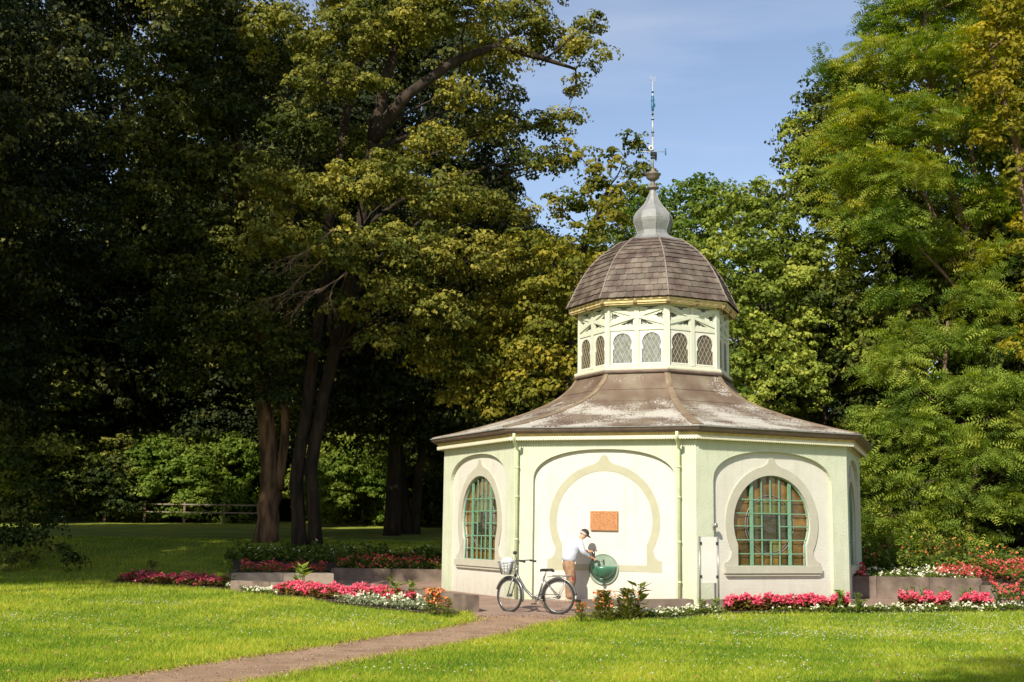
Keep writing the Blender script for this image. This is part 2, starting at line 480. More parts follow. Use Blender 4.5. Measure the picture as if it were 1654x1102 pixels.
# ------------------------------------------------------------------ pavilion
TH = 0.055
BC = Vector((3.70, 32.60, 0))
PAV = empty('pavilion', BC, TH, 'cream and pale green octagonal pavilion with lantern drum and onion finial', 'pavilion')
C8 = math.cos(math.pi / 8)
def phi(j): return math.radians(-90 + (j - 1.5) * 45)
def frame(a, j): return (a * math.cos(phi(j)), a * math.sin(phi(j)), 0), phi(j) + math.pi / 2
def on_facet(name, me, j, a, parent=PAV):
    l, r = frame(a, j)
    return link(name, me, parent, l, r)
R = 5.40; A = R * C8; HWID = R * math.sin(math.pi / 8)
def arch(hw, zs, rise, n=28, ex=.86):
    out = []
    for i in range(n + 1):
        t = math.pi * i / n; c = math.cos(t); s_ = math.sin(t)
        out.append((hw * math.copysign(abs(c) ** ex, c), zs + rise * abs(s_) ** ex))
    return out
def keyhole(r, hw, zc, z0, n=40):
    a0 = -math.acos(hw / r)
    pts = [(hw, z0)]
    for i in range(n + 1):
        a = a0 + (math.pi - 2 * a0) * i / n
        pts.append((r * math.cos(a), zc + r * math.sin(a)))
    pts.append((-hw, z0))
    return pts
def surround_outer(zb=.74):
    r, zc = 1.26, 1.75
    right = [(1.30, zb), (1.30, .89), (1.22, .91), (1.155, .97), (1.12, 1.05), (1.105, 1.14)]
    a0 = -math.acos(1.105 / r)
    for i in range(1, 24):
        a = a0 + (math.radians(78) - a0) * i / 23
        right.append((r * math.cos(a), zc + r * math.sin(a)))
    right += [(.20, 3.01), (.135, 3.05), (.10, 3.10), (.085, 3.14), (.05, 3.18)]
    return right + [(0, 3.195)] + [(-x, z) for x, z in reversed(right)]
niche = arch(1.62, 2.63, .69)
outl = [(-HWID, -.3), (-1.62, -.3)] + [(x, z) for x, z in reversed(niche)] + [(1.62, -.3), (HWID, -.3), (HWID, 3.74), (-HWID, 3.74)]
key = keyhole(1.05, .94, 1.75, .80)
# rough stucco wall with a real uneven surface: many small facets pushed in and out
def rough_wall():
    rg = np.random.default_rng(5)
    mb = MB(); mb.plate(outl, (), 0, .16)
    me = mb.mesh('wall', stucco, True)
    return me
wall_me = rough_wall()
nich_win = MB().plate([(-1.75, -.3), (1.75, -.3), (1.75, 3.5), (-1.75, 3.5)], [key], .095, .21).mesh('niche_panel', niche_paint, True)
nich_blind = MB().plate([(-1.75, -.3), (1.75, -.3), (1.75, 3.5), (-1.75, 3.5)], (), .095, .21).mesh('niche_panel', niche_paint, True)
sur_me = MB().plate(surround_outer(.80), [keyhole(1.05, .94, 1.75, .82)], .065, .0951).mesh('window_surround', trim_paint, True)
sur_blind = MB().plate(surround_outer(.66), [keyhole(1.09, .96, 1.75, .80)], .088, .0951).mesh('arch_band', mat('band_paint', (.41, .395, .28), .8, (.375, .36, .255), 5), True)
sill_me = MB().box(-1.31, 1.31, .005, .0949, .66, .798).box(-1.27, 1.27, .035, .0949, .60, .659).mesh('window_sill', trim_paint)
back_me = MB().box(-1.3, 1.3, .30, .34, .5, 3.1).mesh('backing', smoke)
def clip_poly(poly, x0, x1, z0, z1):
    def cl(P, fn, inter):
        out = []
        for i in range(len(P)):
            a = P[i]; b = P[(i + 1) % len(P)]; ia = fn(a); ib = fn(b)
            if ia: out.append(a)
            if ia != ib: out.append(inter(a, b))
        return out
    def ix(x): return lambda a, b: (x, a[1] + (b[1] - a[1]) * (x - a[0]) / (b[0] - a[0]))
    def iz(z): return lambda a, b: (a[0] + (b[0] - a[0]) * (z - a[1]) / (b[1] - a[1]), z)
    P = poly
    for fn, it in ((lambda p: p[0] >= x0, ix(x0)), (lambda p: p[0] <= x1, ix(x1)), (lambda p: p[1] >= z0, iz(z0)), (lambda p: p[1] <= z1, iz(z1))):
        if len(P) < 3: return []
        P = cl(P, fn, it)
    return P
zl = [.80, 1.08, 1.38, 1.68, 1.96, 2.26, 2.82]
xl = [-1.06, -.52, -.24, 0, .24, .52, 1.06]
pane_defs = []
rg = random.Random(11)
for i in range(len(xl) - 1):
    for k in range(len(zl) - 1):
        x0, x1 = xl[i] + .006, xl[i + 1] - .006
        if k in (2, 3) and i in (2, 3):
            if i == 3 or k == 3: continue
            x1 = xl[i + 2] - .006
        z1 = zl[k + 1] - .006
        if k in (2, 3) and i in (2,): z1 = zl[4] - .006
        P = clip_poly(keyhole(1.05, .94, 1.75, .80), x0, x1, zl[k] + .006, z1)
        if len(P) < 3: continue
        cx = (x0 + x1) / 2; cz = (zl[k] + z1) / 2
        ring = math.hypot(cx, cz - 1.72)
        mt = amber if ring > .62 else (olive_glass if rg.random() < .3 else smoke)
        if cz < 1.0: mt = amber
        y = .20 + rg.uniform(-.003, .003)
        pane_defs.append((MB().plate(P, (), y, y + .008).mesh('pane', mt, True)))
ringpath = [(.66 * math.cos(t), .188, 1.70 + .66 * math.sin(t)) for t in np.linspace(0, 2 * math.pi, 49)]
ringpath2 = [(.60 * math.cos(t), .188, 1.70 + .60 * math.sin(t)) for t in np.linspace(0, 2 * math.pi, 49)]
lead_me = MB().tube(ringpath, .008, 5, cap=False).tube(ringpath2, .006, 5, cap=False).mesh('lead_ring', mat('lead_grey', (.3, .3, .3), .4, metal=.3))
def grille():
    g = MB()
    def zr(x, r=1.04):
        return 1.75 + math.sqrt(max(0, r * r - x * x))
    for x in (-.52, .52): g.box(x - .036, x + .036, .125, .165, .805, zr(x) - .01)
    for x in (-.24, .24): g.box(x - .013, x + .013, .135, .155, .83, zr(x) - .01)
    g.box(-.013, .013, .135, .155, .83, 1.38); g.box(-.013, .013, .135, .155, 1.96, zr(0) - .01)
    for z in (1.08, 1.38, 1.96, 2.26):
        hw = .94 if z < 1.28 else math.sqrt(1.04 ** 2 - (z - 1.75) ** 2)
        g.box(-hw + .01, hw - .01, .128, .1345, z - .012, z + .012)
    for s_ in (-1, 1):
        g.box(min(s_ * .24, s_ * 1.03), max(s_ * .24, s_ * 1.03), .128, .1345, 1.668, 1.692)
    g.box(-.94, .94, .12, .17, .802, .832)
    k = keyhole(1.045, .935, 1.75, .81, 30)
    g.tube([(x, .145, z) for x, z in k], .02, 6)
    return g.mesh('grille', green_metal)
grille_me = grille()
for j in range(8):
    on_facet('wall', wall_me, j, A)
    on_facet('niche_panel', nich_blind if j in (1, 4) else nich_win, j, A)
    if j in (1, 4):
        on_facet('arch_band', sur_blind, j, A)
        continue
    on_facet('window_surround', sur_me, j, A)
    on_facet('window_sill', sill_me, j, A)
    w = on_facet('window', back_me, j, A)
    if j in (0, 2, 3, 7):
        for pm in pane_defs: link('pane', pm, w)
        link('lead_ring', lead_me, w)
        link('grille', grille_me, w)
# rough corner pilaster edge: small painted pebbledash nubs along the arrises would be too small; base course only
# downpipes
pipe_paint = mat('pipe_paint', (.60, .66, .40), .5, (.52, .58, .34), 6)
for u_ in (-1.95, 1.74):
    l, r_ = frame(A, 1)
    g = MB()
    g.tube([(u_, -.40, 3.66), (u_, -.40, 3.56), (u_ - .02, -.34, 3.50), (u_ - .03, -.10, 3.36), (u_ - .03, -.07, 3.28), (u_ - .03, -.07, .02)], .036, 10)
    for zz in (2.9, 2.25, 1.3, .45): g.lathe([(.036, 0), (.047, 0), (.047, .035), (.036, .035)], 12, 0, (u_ - .03, -.07, zz)); g.box(u_ - .045, u_ - .015, -.07, 0.0, zz + .005, zz + .03)
    g.obj('downpipe', pipe_paint, PAV, l, r_)
# main eaves
g = MB(); g.lathe([(R - .03, 3.66), (5.60, 3.64), (5.60, 3.56), (5.57, 3.545), (5.57, 3.60), (R - .03, 3.62)], 8, phase=math.pi / 8 * 0, smooth=False)
ph0 = math.radians(-90)            # corner k sits at -90+(k-2)*45
def oct_ring(name, prof, m, parent=PAV):
    g = MB(); g.lathe(prof, 8, phase=ph0, smooth=False)
    return g.obj(name, m, parent, fix=False)
oct_ring('soffit', [(R - .06, 3.63), (5.52, 3.61), (5.52, 3.55), (5.56, 3.55), (5.56, 3.63), (5.60, 3.66), (5.60, 3.68)], tan)
oct_ring('gutter', [(5.60, 3.665), (5.66, 3.665), (5.68, 3.69), (5.73, 3.72), (5.75, 3.765), (5.765, 3.77), (5.765, 3.785), (5.71, 3.787), (5.66, 3.74), (5.60, 3.74)], brownmet)
oct_ring('gutter_lip', [(5.766, 3.774), (5.774, 3.776), (5.774, 3.792), (5.735, 3.794), (5.735, 3.789)], zinc)
oct_ring('wall_cornice', [(R + .005, 3.52), (R + .03, 3.53), (R + .05, 3.58), (R + .05, 3.62)], cream)
vr = 5.585; va = vr * C8; vh = vr * math.sin(math.pi / 8)
nsc = 74
sc = [(-vh, 3.60)]
for i in range(nsc):
    x0 = -vh + 2 * vh * i / nsc; x1 = -vh + 2 * vh * (i + 1) / nsc
    for t in (0.02, .25, .5, .75, .98):
        sc.append((x0 + (x1 - x0) * t, 3.545 - .035 * math.sin(math.pi * t)))
sc += [(vh, 3.60)]
val_me = MB().plate(sc, (), -.006, .008).mesh('scalloped_fringe', cream, True)
for j in range(8): on_facet('scalloped_fringe', val_me, j, va)

# skirt roof
PROF = [(1.99, 5.52), (2.02, 5.40), (2.10, 5.25), (2.28, 5.05), (2.50, 4.88), (2.82, 4.70), (3.30, 4.49), (3.9, 4.28), (4.55, 4.09), (5.15, 3.93), (5.73, 3.80)]
rf, rnt, rp = nodes_mat('roof_felt')
LL = rnt.links
tc = rnt.nodes.new('ShaderNodeTexCoord'); geo = rnt.nodes.new('ShaderNodeNewGeometry')
mpn = rnt.nodes.new('ShaderNodeMapping'); mpn.inputs['Scale'].default_value = (1.6, .6, 1.2); LL.new(geo.outputs['Position'], mpn.inputs[0])
n1 = rnt.nodes.new('ShaderNodeTexNoise'); n1.inputs['Scale'].default_value = 1.1; n1.inputs['Detail'].default_value = 8; LL.new(mpn.outputs[0], n1.inputs[0])
r1 = rnt.nodes.new('ShaderNodeValToRGB'); e = r1.color_ramp.elements
e[0].position = .34; e[0].color = (.105, .062, .042, 1); e[1].position = .66; e[1].color = (.20, .16, .11, 1); x = e.new(.5); x.color = (.15, .105, .07, 1)
LL.new(n1.outputs[0], r1.inputs[0])
n2 = rnt.nodes.new('ShaderNodeTexNoise'); n2.inputs['Scale'].default_value = .9; n2.inputs['Detail'].default_value = 3; LL.new(geo.outputs['Position'], n2.inputs[0])
n3 = rnt.nodes.new('ShaderNodeTexNoise'); n3.inputs['Scale'].default_value = 24; n3.inputs['Detail'].default_value = 10; n3.inputs['Roughness'].default_value = .7; LL.new(geo.outputs['Position'], n3.inputs[0])
sx = rnt.nodes.new('ShaderNodeSeparateXYZ'); LL.new(tc.outputs['Object'], sx.inputs[0])
mz = rnt.nodes.new('ShaderNodeMapRange'); mz.inputs['From Min'].default_value = 4.75; mz.inputs['From Max'].default_value = 4.2; mz.inputs['To Min'].default_value = -.16; mz.inputs['To Max'].default_value = .03
LL.new(sx.outputs[2], mz.inputs[0])
ad = rnt.nodes.new('ShaderNodeMath'); ad.operation = 'ADD'; LL.new(n2.outputs[0], ad.inputs[0]); LL.new(mz.outputs[0], ad.inputs[1])
a2 = rnt.nodes.new('ShaderNodeMath'); a2.operation = 'MULTIPLY_ADD'; a2.inputs[1].default_value = 1.15; LL.new(n3.outputs[0], a2.inputs[0]); LL.new(ad.outputs[0], a2.inputs[2])
r2 = rnt.nodes.new('ShaderNodeValToRGB'); r2.color_ramp.elements[0].position = .45; r2.color_ramp.elements[1].position = .62
mrr = rnt.nodes.new('ShaderNodeMapRange'); mrr.inputs['From Min'].default_value = .90; mrr.inputs['From Max'].default_value = 1.25; LL.new(a2.outputs[0], mrr.inputs[0]); LL.new(mrr.outputs[0], r2.inputs[0])
mx = rnt.nodes.new('ShaderNodeMix'); mx.data_type = 'RGBA'; mx.inputs[7].default_value = (.46, .43, .37, 1)
LL.new(r2.outputs[0], mx.inputs[0]); LL.new(r1.outputs[0], mx.inputs[6]); LL.new(mx.outputs[2], rp.inputs['Base Color'])
rp.inputs['Roughness'].default_value = .75
rb = rnt.nodes.new('ShaderNodeBump'); rb.inputs['Strength'].default_value = .5; rb.inputs['Distance'].default_value = .02; LL.new(n3.outputs[0], rb.inputs['Height']); LL.new(rb.outputs[0], rp.inputs['Normal'])
strip_m = mat('hip_felt', (.25, .19, .12), .7, (.17, .12, .08), 4, bump=.3, bscale=30)

def pr_at(prof, s_):
    """point at arc length s_"""
    for (r0, z0), (r1_, z1) in zip(prof[:-1], prof[1:]):
        d = math.hypot(r1_ - r0, z1 - z0)
        if s_ <= d: return (r0 + (r1_ - r0) * s_ / d, z0 + (z1 - z0) * s_ / d, ((z0 - z1) / d, (r1_ - r0) / d))
        s_ -= d
    return (r1_, z1, ((z0 - z1) / d, (r1_ - r0) / d))
def plen(prof): return sum(math.hypot(b[0] - a[0], b[1] - a[1]) for a, b in zip(prof[:-1], prof[1:]))
SK = plen(PROF)
# felt sheets: courses, each lapping the one below (upper edge lower, lower edge proud)
ncourse = 6
for j in range(8):
    for c in range(ncourse):
        s0 = SK * c / ncourse; s1 = SK * (c + 1) / ncourse + (.03 if c < ncourse - 1 else 0)
        g = MB(); vv = []; K = 6
        for k in range(K + 1):
            s_ = s0 + (s1 - s0) * k / K
            r_, z_, nn = pr_at(PROF, s_)
            lift = .004 + .014 * k / K
            a_ = r_ * C8 + nn[0] * lift; zz = z_ + nn[1] * lift; h = r_ * math.sin(math.pi / 8)
            for t in (-1, -.5, 0, .5, 1): vv.append((h * t, -a_, zz))
        r_, z_, nn = pr_at(PROF, s1); a_ = r_ * C8 - .0; h = r_ * math.sin(math.pi / 8)
        for t in (-1, -.5, 0, .5, 1): vv.append((h * t, -a_ , z_))
        ff = [(k * 5 + i, (k + 1) * 5 + i, (k + 1) * 5 + i + 1, k * 5 + i + 1) for k in range(K + 1) for i in range(4)]
        g.add(vv, ff)
        # local axes: x along the facet, -y outward; rotate into the pavilion frame
        o = g.obj('roof_sheet', rf, PAV, (0, 0, 0), phi(j) + math.pi / 2)
for k in range(8):
    ang = ph0 + (k - 2) * math.pi / 4
    g = MB(); vv = []
    n = 26
    for i in range(n + 1):
        s_ = SK * i / n; r_, z_, nn = pr_at(PROF, s_)
        lift = .030
        wdt = .07 + .05 * i / n
        # three points: on the ridge, and on either side following the facets
        for t in (-1, 0, 1):
            x = (r_ + nn[0] * lift) - abs(t) * wdt * math.sin(math.pi / 8)
            vv.append((x, t * wdt, z_ + nn[1] * lift - 0.000 * abs(t)))
        for t in (1, -1):
            x = (r_ - nn[0] * .0) - abs(t) * wdt * math.sin(math.pi / 8)
            vv.append((x, t * wdt, z_))
    ff = []
    for i in range(n):
        for q in range(5):
            q2 = (q + 1) % 5
            ff.append((i * 5 + q, i * 5 + q2, (i + 1) * 5 + q2, (i + 1) * 5 + q))
    g.add(vv, ff)
    g.obj('hip_strip', strip_m, PAV, (0, 0, 0), ang, fix=True)

# ---- drum
RD = 1.955; AD = RD * C8; HD = RD * math.sin(math.pi / 8)
oct_ring('drum_base', [(RD + .005, 5.475), (2.065, 5.475), (2.075, 5.50), (2.075, 5.535), (2.03, 5.56), (RD + .005, 5.575)], cream)
oct_ring('base_flashing', [(1.99, 5.40), (2.085, 5.40), (2.10, 5.43), (2.07, 5.473), (1.99, 5.474)], brownmet)
def horseshoe(cx):
    pts = [(cx + .245, 5.66), (cx + .245, 5.985), (cx + .225, 6.0), (cx + .205, 6.02), (cx + .205, 6.05)]
    a0 = -math.acos(.205 / .24)
    for i in range(17):
        a = a0 + (math.pi - 2 * a0) * i / 16
        pts.append((cx + .24 * math.cos(a), 6.17 + .24 * math.sin(a)))
    return pts + [(cx - .205, 6.05), (cx - .205, 6.02), (cx - .225, 6.0), (cx - .245, 5.985), (cx - .245, 5.66)]
CXW = .37
def fret_top(cx):
    return [(cx - .22, 7.075), (cx + .22, 7.075), (cx + .15, 7.045), (cx + .09, 7.045), (cx + .055, 7.0), (cx, 6.985), (cx - .055, 7.0), (cx - .09, 7.045), (cx - .15, 7.045)]
def fret_side(s_):
    return [(s_ * x, z) for x, z in ((.665, 6.96), (.60, 6.90), (.54, 6.90), (.50, 6.865), (.41, 6.85), (.50, 6.825), (.54, 6.775), (.60, 6.79), (.665, 6.73), (.64, 6.80), (.665, 6.845), (.64, 6.89))]
def fret_bot(s_):
    return [(s_ * x, z) for x, z in ((.10, 6.76), (.16, 6.73), (.20, 6.73), (.26, 6.69), (.44, 6.615), (.30, 6.615), (.27, 6.645), (.22, 6.615), (.17, 6.645), (.14, 6.615), (.10, 6.615))]
board_me = MB().plate([(-HD, 5.52), (HD, 5.52), (HD, 7.22), (-HD, 7.22)], [horseshoe(-CXW), horseshoe(CXW), fret_top(-.33), fret_top(.33), fret_side(-1), fret_side(1), fret_bot(-1), fret_bot(1)], 0, .035).mesh('fretted_board', drum_white, True)
fr_back = MB().box(-HD + .05, HD - .05, .06, .07, 6.55, 7.15).mesh('fret_backing', mat('shade_glass', (.24, .25, .22), .2, (.12, .11, .09), 5))
rail_me = MB().box(-HD + .05, HD - .05, -.028, -.001, 6.475, 6.525).box(-HD + .05, HD - .05, -.018, -.001, 6.525, 6.575).mesh('rail', drum_white)
trail_me = MB().box(-HD + .05, HD - .05, -.032, -.001, 7.09, 7.22).mesh('top_rail', drum_white)
lrail_me = MB().box(-HD + .05, HD - .05, -.022, -.001, 5.576, 5.615).mesh('bottom_rail', drum_white)
mid_me = MB().box(-.055, .055, -.034, -.002, 5.60, 7.10).mesh('mid_post', drum_white)
def brace(s_, y):
    return MB().bar((s_ * -.69, y, 7.04), (s_ * .69, y, 6.64), .026, .085, (0, 0, 1)).mesh('brace', drum_white)
br1 = brace(1, -.014); br2 = brace(-1, -.020)
panel_frame = MB()
for cx in (-CXW, CXW):
    panel_frame.plate([(cx - .285, 5.625), (cx + .285, 5.625), (cx + .285, 6.455), (cx - .285, 6.455)], [[(x, z) for x, z in horseshoe(cx)]], -.010, .0)
pf_me = panel_frame.mesh('panel_moulding', mat('white_paint', (.64, .63, .56), .6, (.59, .58, .50), 8), True)
def in_poly(p, poly):
    c = False
    for i in range(len(poly)):
        x0, y0 = poly[i]; x1, y1 = poly[(i + 1) % len(poly)]
        if (y0 > p[1]) != (y1 > p[1]) and p[0] < (x1 - x0) * (p[1] - y0) / (y1 - y0) + x0: c = not c
    return c
def lattice(cx):
    g = MB(); hs = horseshoe(cx)
    sl = 1.9
    for s_ in (-1, 1):
        for k in range(-14, 15):
            c0 = k * .115
            seg = []
            for i in range(0, 61):
                x = cx - .25 + .5 * i / 60
                z = 6.03 + s_ * sl * (x - cx) + c0 * 1.9
                if in_poly((x, z), hs): seg.append((x, z))
                else:
                    if len(seg) > 1: g.bar((seg[0][0], .012 + .002 * s_, seg[0][1]), (seg[-1][0], .012 + .002 * s_, seg[-1][1]), .005, .012)
                    seg = []
            if len(seg) > 1: g.bar((seg[0][0], .012 + .002 * s_, seg[0][1]), (seg[-1][0], .012 + .002 * s_, seg[-1][1]), .005, .012)
    g.tube([(x, .012, z) for x, z in hs], .008, 4)
    return g.mesh('lead_lattice', lead)
lat = {-1: lattice(-CXW), 1: lattice(CXW)}
def wpane(cx, m): return MB().box(cx - .26, cx + .26, .022, .028, 5.63, 6.43).mesh('window', m)
gl = {}
for s_ in (-1, 1):
    for m in (grey_glass, brown_glass): gl[(s_, m.name)] = wpane(s_ * CXW, m)
post_me = MB().plate([(-.075, 5.56), (.075, 5.56), (.075, 7.22), (-.075, 7.22)], (), -.045, .10).mesh('corner_post', drum_white, True)
for j in range(8):
    for nm_, me in (('fretted_board', board_me), ('fret_backing', fr_back), ('rail', rail_me), ('top_rail', trail_me), ('bottom_rail', lrail_me), ('mid_post', mid_me), ('brace', br1), ('brace', br2), ('panel_moulding', pf_me)):
        on_facet(nm_, me, j, AD)
    for s_ in (-1, 1):
        w = on_facet('window', gl[(s_, (grey_glass if j in (1, 6) else brown_glass).name)], j, AD)
        link('lead_lattice', lat[s_], w)
    ang = ph0 + (j - 2) * math.pi / 4
    link('corner_post', post_me, PAV, ((RD - .015) * math.cos(ang), (RD - .015) * math.sin(ang), 0), ang + math.pi / 2)
# ---- upper eaves
oct_ring('upper_soffit', [(RD - .05, 7.20), (2.14, 7.165), (2.16, 7.15), (2.19, 7.15), (2.19, 7.18)], tan)
oct_ring('upper_fascia', [(2.125, 7.10), (2.165, 7.10), (2.165, 7.135), (2.20, 7.14), (2.20, 7.205), (2.235, 7.21), (2.24, 7.25), (2.0, 7.25)], tan)
bracket_m = mat('bracket_timber', (.26, .19, .10), .7)
for k in range(16):
    ang = ph0 + k * math.pi / 8
    rr = 2.19 if k % 2 == 0 else 2.19 * C8
    g = MB(); g.plate([(-.28, 7.22), (.035, 7.22), (.035, 7.13), (-.03, 7.08), (-.12, 7.10), (-.28, 7.06)], (), -.045, .045)
    g.obj('rafter_end', bracket_m, PAV, (rr * math.cos(ang), rr * math.sin(ang), 0), ang, fix=True)
# ---- slated dome
DP = [(2.28, 7.25), (2.16, 7.47), (2.02, 7.78), (1.86, 8.08), (1.66, 8.38), (1.40, 8.66), (1.14, 8.86), (.86, 9.06)]
DPs = list(DP)
DL = plen(DPs)
shell = MB().lathe([(r_ - .03, z_ - .01) for r_, z_ in DPs], 8, phase=ph0, smooth=False)
shell.obj('dome_shell', slate_isl, PAV)
nrow = 13
far = MB()
rs = random.Random(3)
def slate_geo(g, j, s0, s1, f0, f1, lift_, rnd_):
    # s from the eave up; tile lies from s0 (exposed lower edge) to s1 (tucked upper edge)
    def P(s_, fr, up):
        r_, z_, nn = pr_at(DPs, s_)
        nn = (-nn[0], -nn[1])      # walking upward flips the normal
        if nn[0] < 0: nn = (-nn[0], -nn[1])
        a_ = r_ * C8 + nn[0] * up; h = r_ * math.sin(math.pi / 8)
        return Vector((h * fr, -a_, z_ + nn[1] * up))
    e0 = .030 + lift_; e1 = .006
    fm = (f0 + f1) / 2
    low = [P(s0 + .010 + rnd_[0], f0, e0), P(s0 + .0, f0 + (f1 - f0) * .45, e0 + rnd_[2]), P(s0 + .004 + rnd_[1], f0 + (f1 - f0) * .82, e0), P(s0 + .022, f1, e0)]
    top = [P(s1, f1, e1), P(s1, f0, e1)]
    top_ring = low + top
    bot = [P(s0 + .012, f0, e0 - .014), P(s0 + .002, f0 + (f1 - f0) * .45, e0 - .014), P(s0 + .006, f0 + (f1 - f0) * .82, e0 - .014), P(s0 + .024, f1, e0 - .014)]
    vv = top_ring + bot
    g.add(vv, [(0, 1, 2, 3, 4, 5), (0, 6, 7, 1), (1, 7, 8, 2), (2, 8, 9, 3), (3, 9, 4), (0, 5, 6)])
count = 0
for j in (1, 2, 0, 3, 4, 5, 6, 7):
    for row in range(nrow):
        s0 = DL * row / nrow; s1 = min(DL, s0 + DL / nrow * 1.35)
        wid = 2 * pr_at(DPs, s0)[0] * math.sin(math.pi / 8)
        n = max(2, round(wid / .225))
        off = (row % 2) * .5
        cuts = [-1.0]
        for q in range(1, n + 1):
            x = -1 + 2 * (q - off) / n + rs.uniform(-.05, .05) * 2 / n * 2
            if -1 + .25 / n < x < 1 - .5 / n: cuts.append(x)
        cuts.append(1.0)
        for a_, b_ in zip(cuts[:-1], cuts[1:]):
            rnd_ = (rs.uniform(-.006, .006), rs.uniform(-.006, .006), rs.uniform(-.002, .004))
            if j in (1, 2, 0, 3) and count < 296:
                g = MB(); slate_geo(g, j, s0, s1, a_ + .004, b_ - .004, rs.uniform(0, .006), rnd_)
                g.obj('slate', slate, PAV, (0, 0, 0), phi(j) + math.pi / 2); count += 1
            else:
                g = MB(); slate_geo(g, j, s0, s1, a_ + .004, b_ - .004, rs.uniform(0, .006), rnd_)
                ca, sa = math.cos(phi(j) + math.pi / 2), math.sin(phi(j) + math.pi / 2)
                far.add([(p[0] * ca - p[1] * sa, p[0] * sa + p[1] * ca, p[2]) for p in g.v], g.f)
o = far.obj('slate_rows', slate_isl, PAV); o['kind'] = 'stuff'
for k in range(8):
    ang = ph0 + (k - 2) * math.pi / 4
    g = MB()
    pts = []
    for i in range(17):
        r_, z_, nn = pr_at(DPs, DL * i / 16)
        n0 = abs(nn[0]); n1_ = abs(nn[1])
        pts.append((r_ + .022 * n0, 0, z_ + .022 * n1_))
    g.tube(pts, .022, 6)
    g.obj('hip_ridge', mat('ridge_lead', (.26, .21, .18), .6, (.18, .14, .12), 6), PAV, (0, 0, 0), ang)
# ---- onion finial, octagonal
on = MB()
on.lathe([(.90, 9.035), (.86, 9.065), (.66, 9.13), (.50, 9.22), (.43, 9.30), (.425, 9.38), (.47, 9.50), (.52, 9.63), (.53, 9.70), (.51, 9.80), (.44, 9.92), (.34, 10.03), (.24, 10.14), (.16, 10.28), (.11, 10.42), (.08, 10.56)], 8, phase=ph0, smooth=False)
fin = on.obj('onion_finial', zinc, PAV)
g = MB()
for k in range(8):
    ang = ph0 + k * math.pi / 4
    pr_ = [(.87, 9.07), (.66, 9.14), (.50, 9.23), (.43, 9.31), (.425, 9.38), (.47, 9.50), (.525, 9.66), (.51, 9.80), (.44, 9.92), (.34, 10.03), (.24, 10.14), (.16, 10.28), (.11, 10.42)]
    g.tube([(r_ * math.cos(ang), r_ * math.sin(ang), z_) for r_, z_ in pr_], .010, 5)
g.obj('standing_seam', zinc, fin)
oldlead = mat('old_lead', (.24, .20, .17), .55, (.15, .12, .10), 8, metal=.2)
MB().lathe([(.0, 10.54), (.085, 10.55), (.16, 10.58), (.165, 10.61), (.10, 10.64), (.06, 10.72), (.055, 10.78), (.11, 10.81), (.17, 10.86), (.185, 10.93), (.22, 10.955), (.22, 10.975), (.12, 11.02), (.05, 11.07), (.04, 11.12), (0, 11.13)], 20).obj('finial_urn', oldlead, fin)

# ---- weather mast standing on the finial
mast = empty('weather_mast', BC + Vector((0, 0, 11.10)), .2, 'thin white instrument mast with sensors on top of the onion finial', 'mast')
wmet = mat('mast_white', (.45, .46, .48), .4, metal=.2)
MB().tube([(0, 0, -.02), (0, 0, .9)], .028, 10).tube([(0, 0, .9), (0, 0, 1.45)], .023, 10).tube([(0, 0, 1.45), (0, 0, 2.48)], .014, 8).obj('pole', wmet, mast)
blu = mat('sensor_blue', (.03, .13, .22), .4)
MB().lathe([(.0, 1.62), (.03, 1.63), (.045, 1.80), (.03, 1.83), (.05, 1.92), (.035, 2.05), (0, 2.06)], 10).box(.04, .07, -.015, .015, 1.75, 1.84).obj('wind_sensor', blu, mast)
for zz in (1.52, 2.14): MB().lathe([(.0, 0), (.03, 0), (.035, .03), (.0, .05)], 10, 0, (0, 0, zz)).obj('collar', black, mast)
for zz in (1.02, 1.38): MB().lathe([(.034, 0), (.042, 0), (.042, .02), (.034, .02)], 10, 0, (0, 0, zz)).obj('clamp_ring', black, mast)
g = MB()
for a_ in (-.07, -.02, .03, .08): g.tube([(0, 0, 2.46), (a_, 0, 2.50), (a_, .0, 2.62)], .006, 5)
g.obj('lightning_prongs', wmet, mast)
MB().tube([(-.36, 0, .47), (.36, 0, .52)], .009, 6).obj('cross_arm', wmet, mast)
for s_ in (-1, 1): MB().lathe([(0, -.10), (.018, -.09), (.018, .09), (0, .10)], 8, 0, (s_ * .36, 0, .495 + s_ * .025)).obj('sensor_rod', blu, mast)
g = MB(); g.tube([(-.06 + .055 * math.cos(t), -.04, .58 + .055 * math.sin(t)) for t in np.linspace(0, 2 * math.pi, 17)], .02, 6, cap=False); g.obj('camera_ring', mat('mast_box', (.7, .7, .7), .5), mast)
MB().box(-.05, .08, -.06, .05, .38, .47).box(.07, .11, -.02, .02, .28, .48).box(-.05, .05, -.05, .04, .30, .34).obj('junction_box', black, mast)

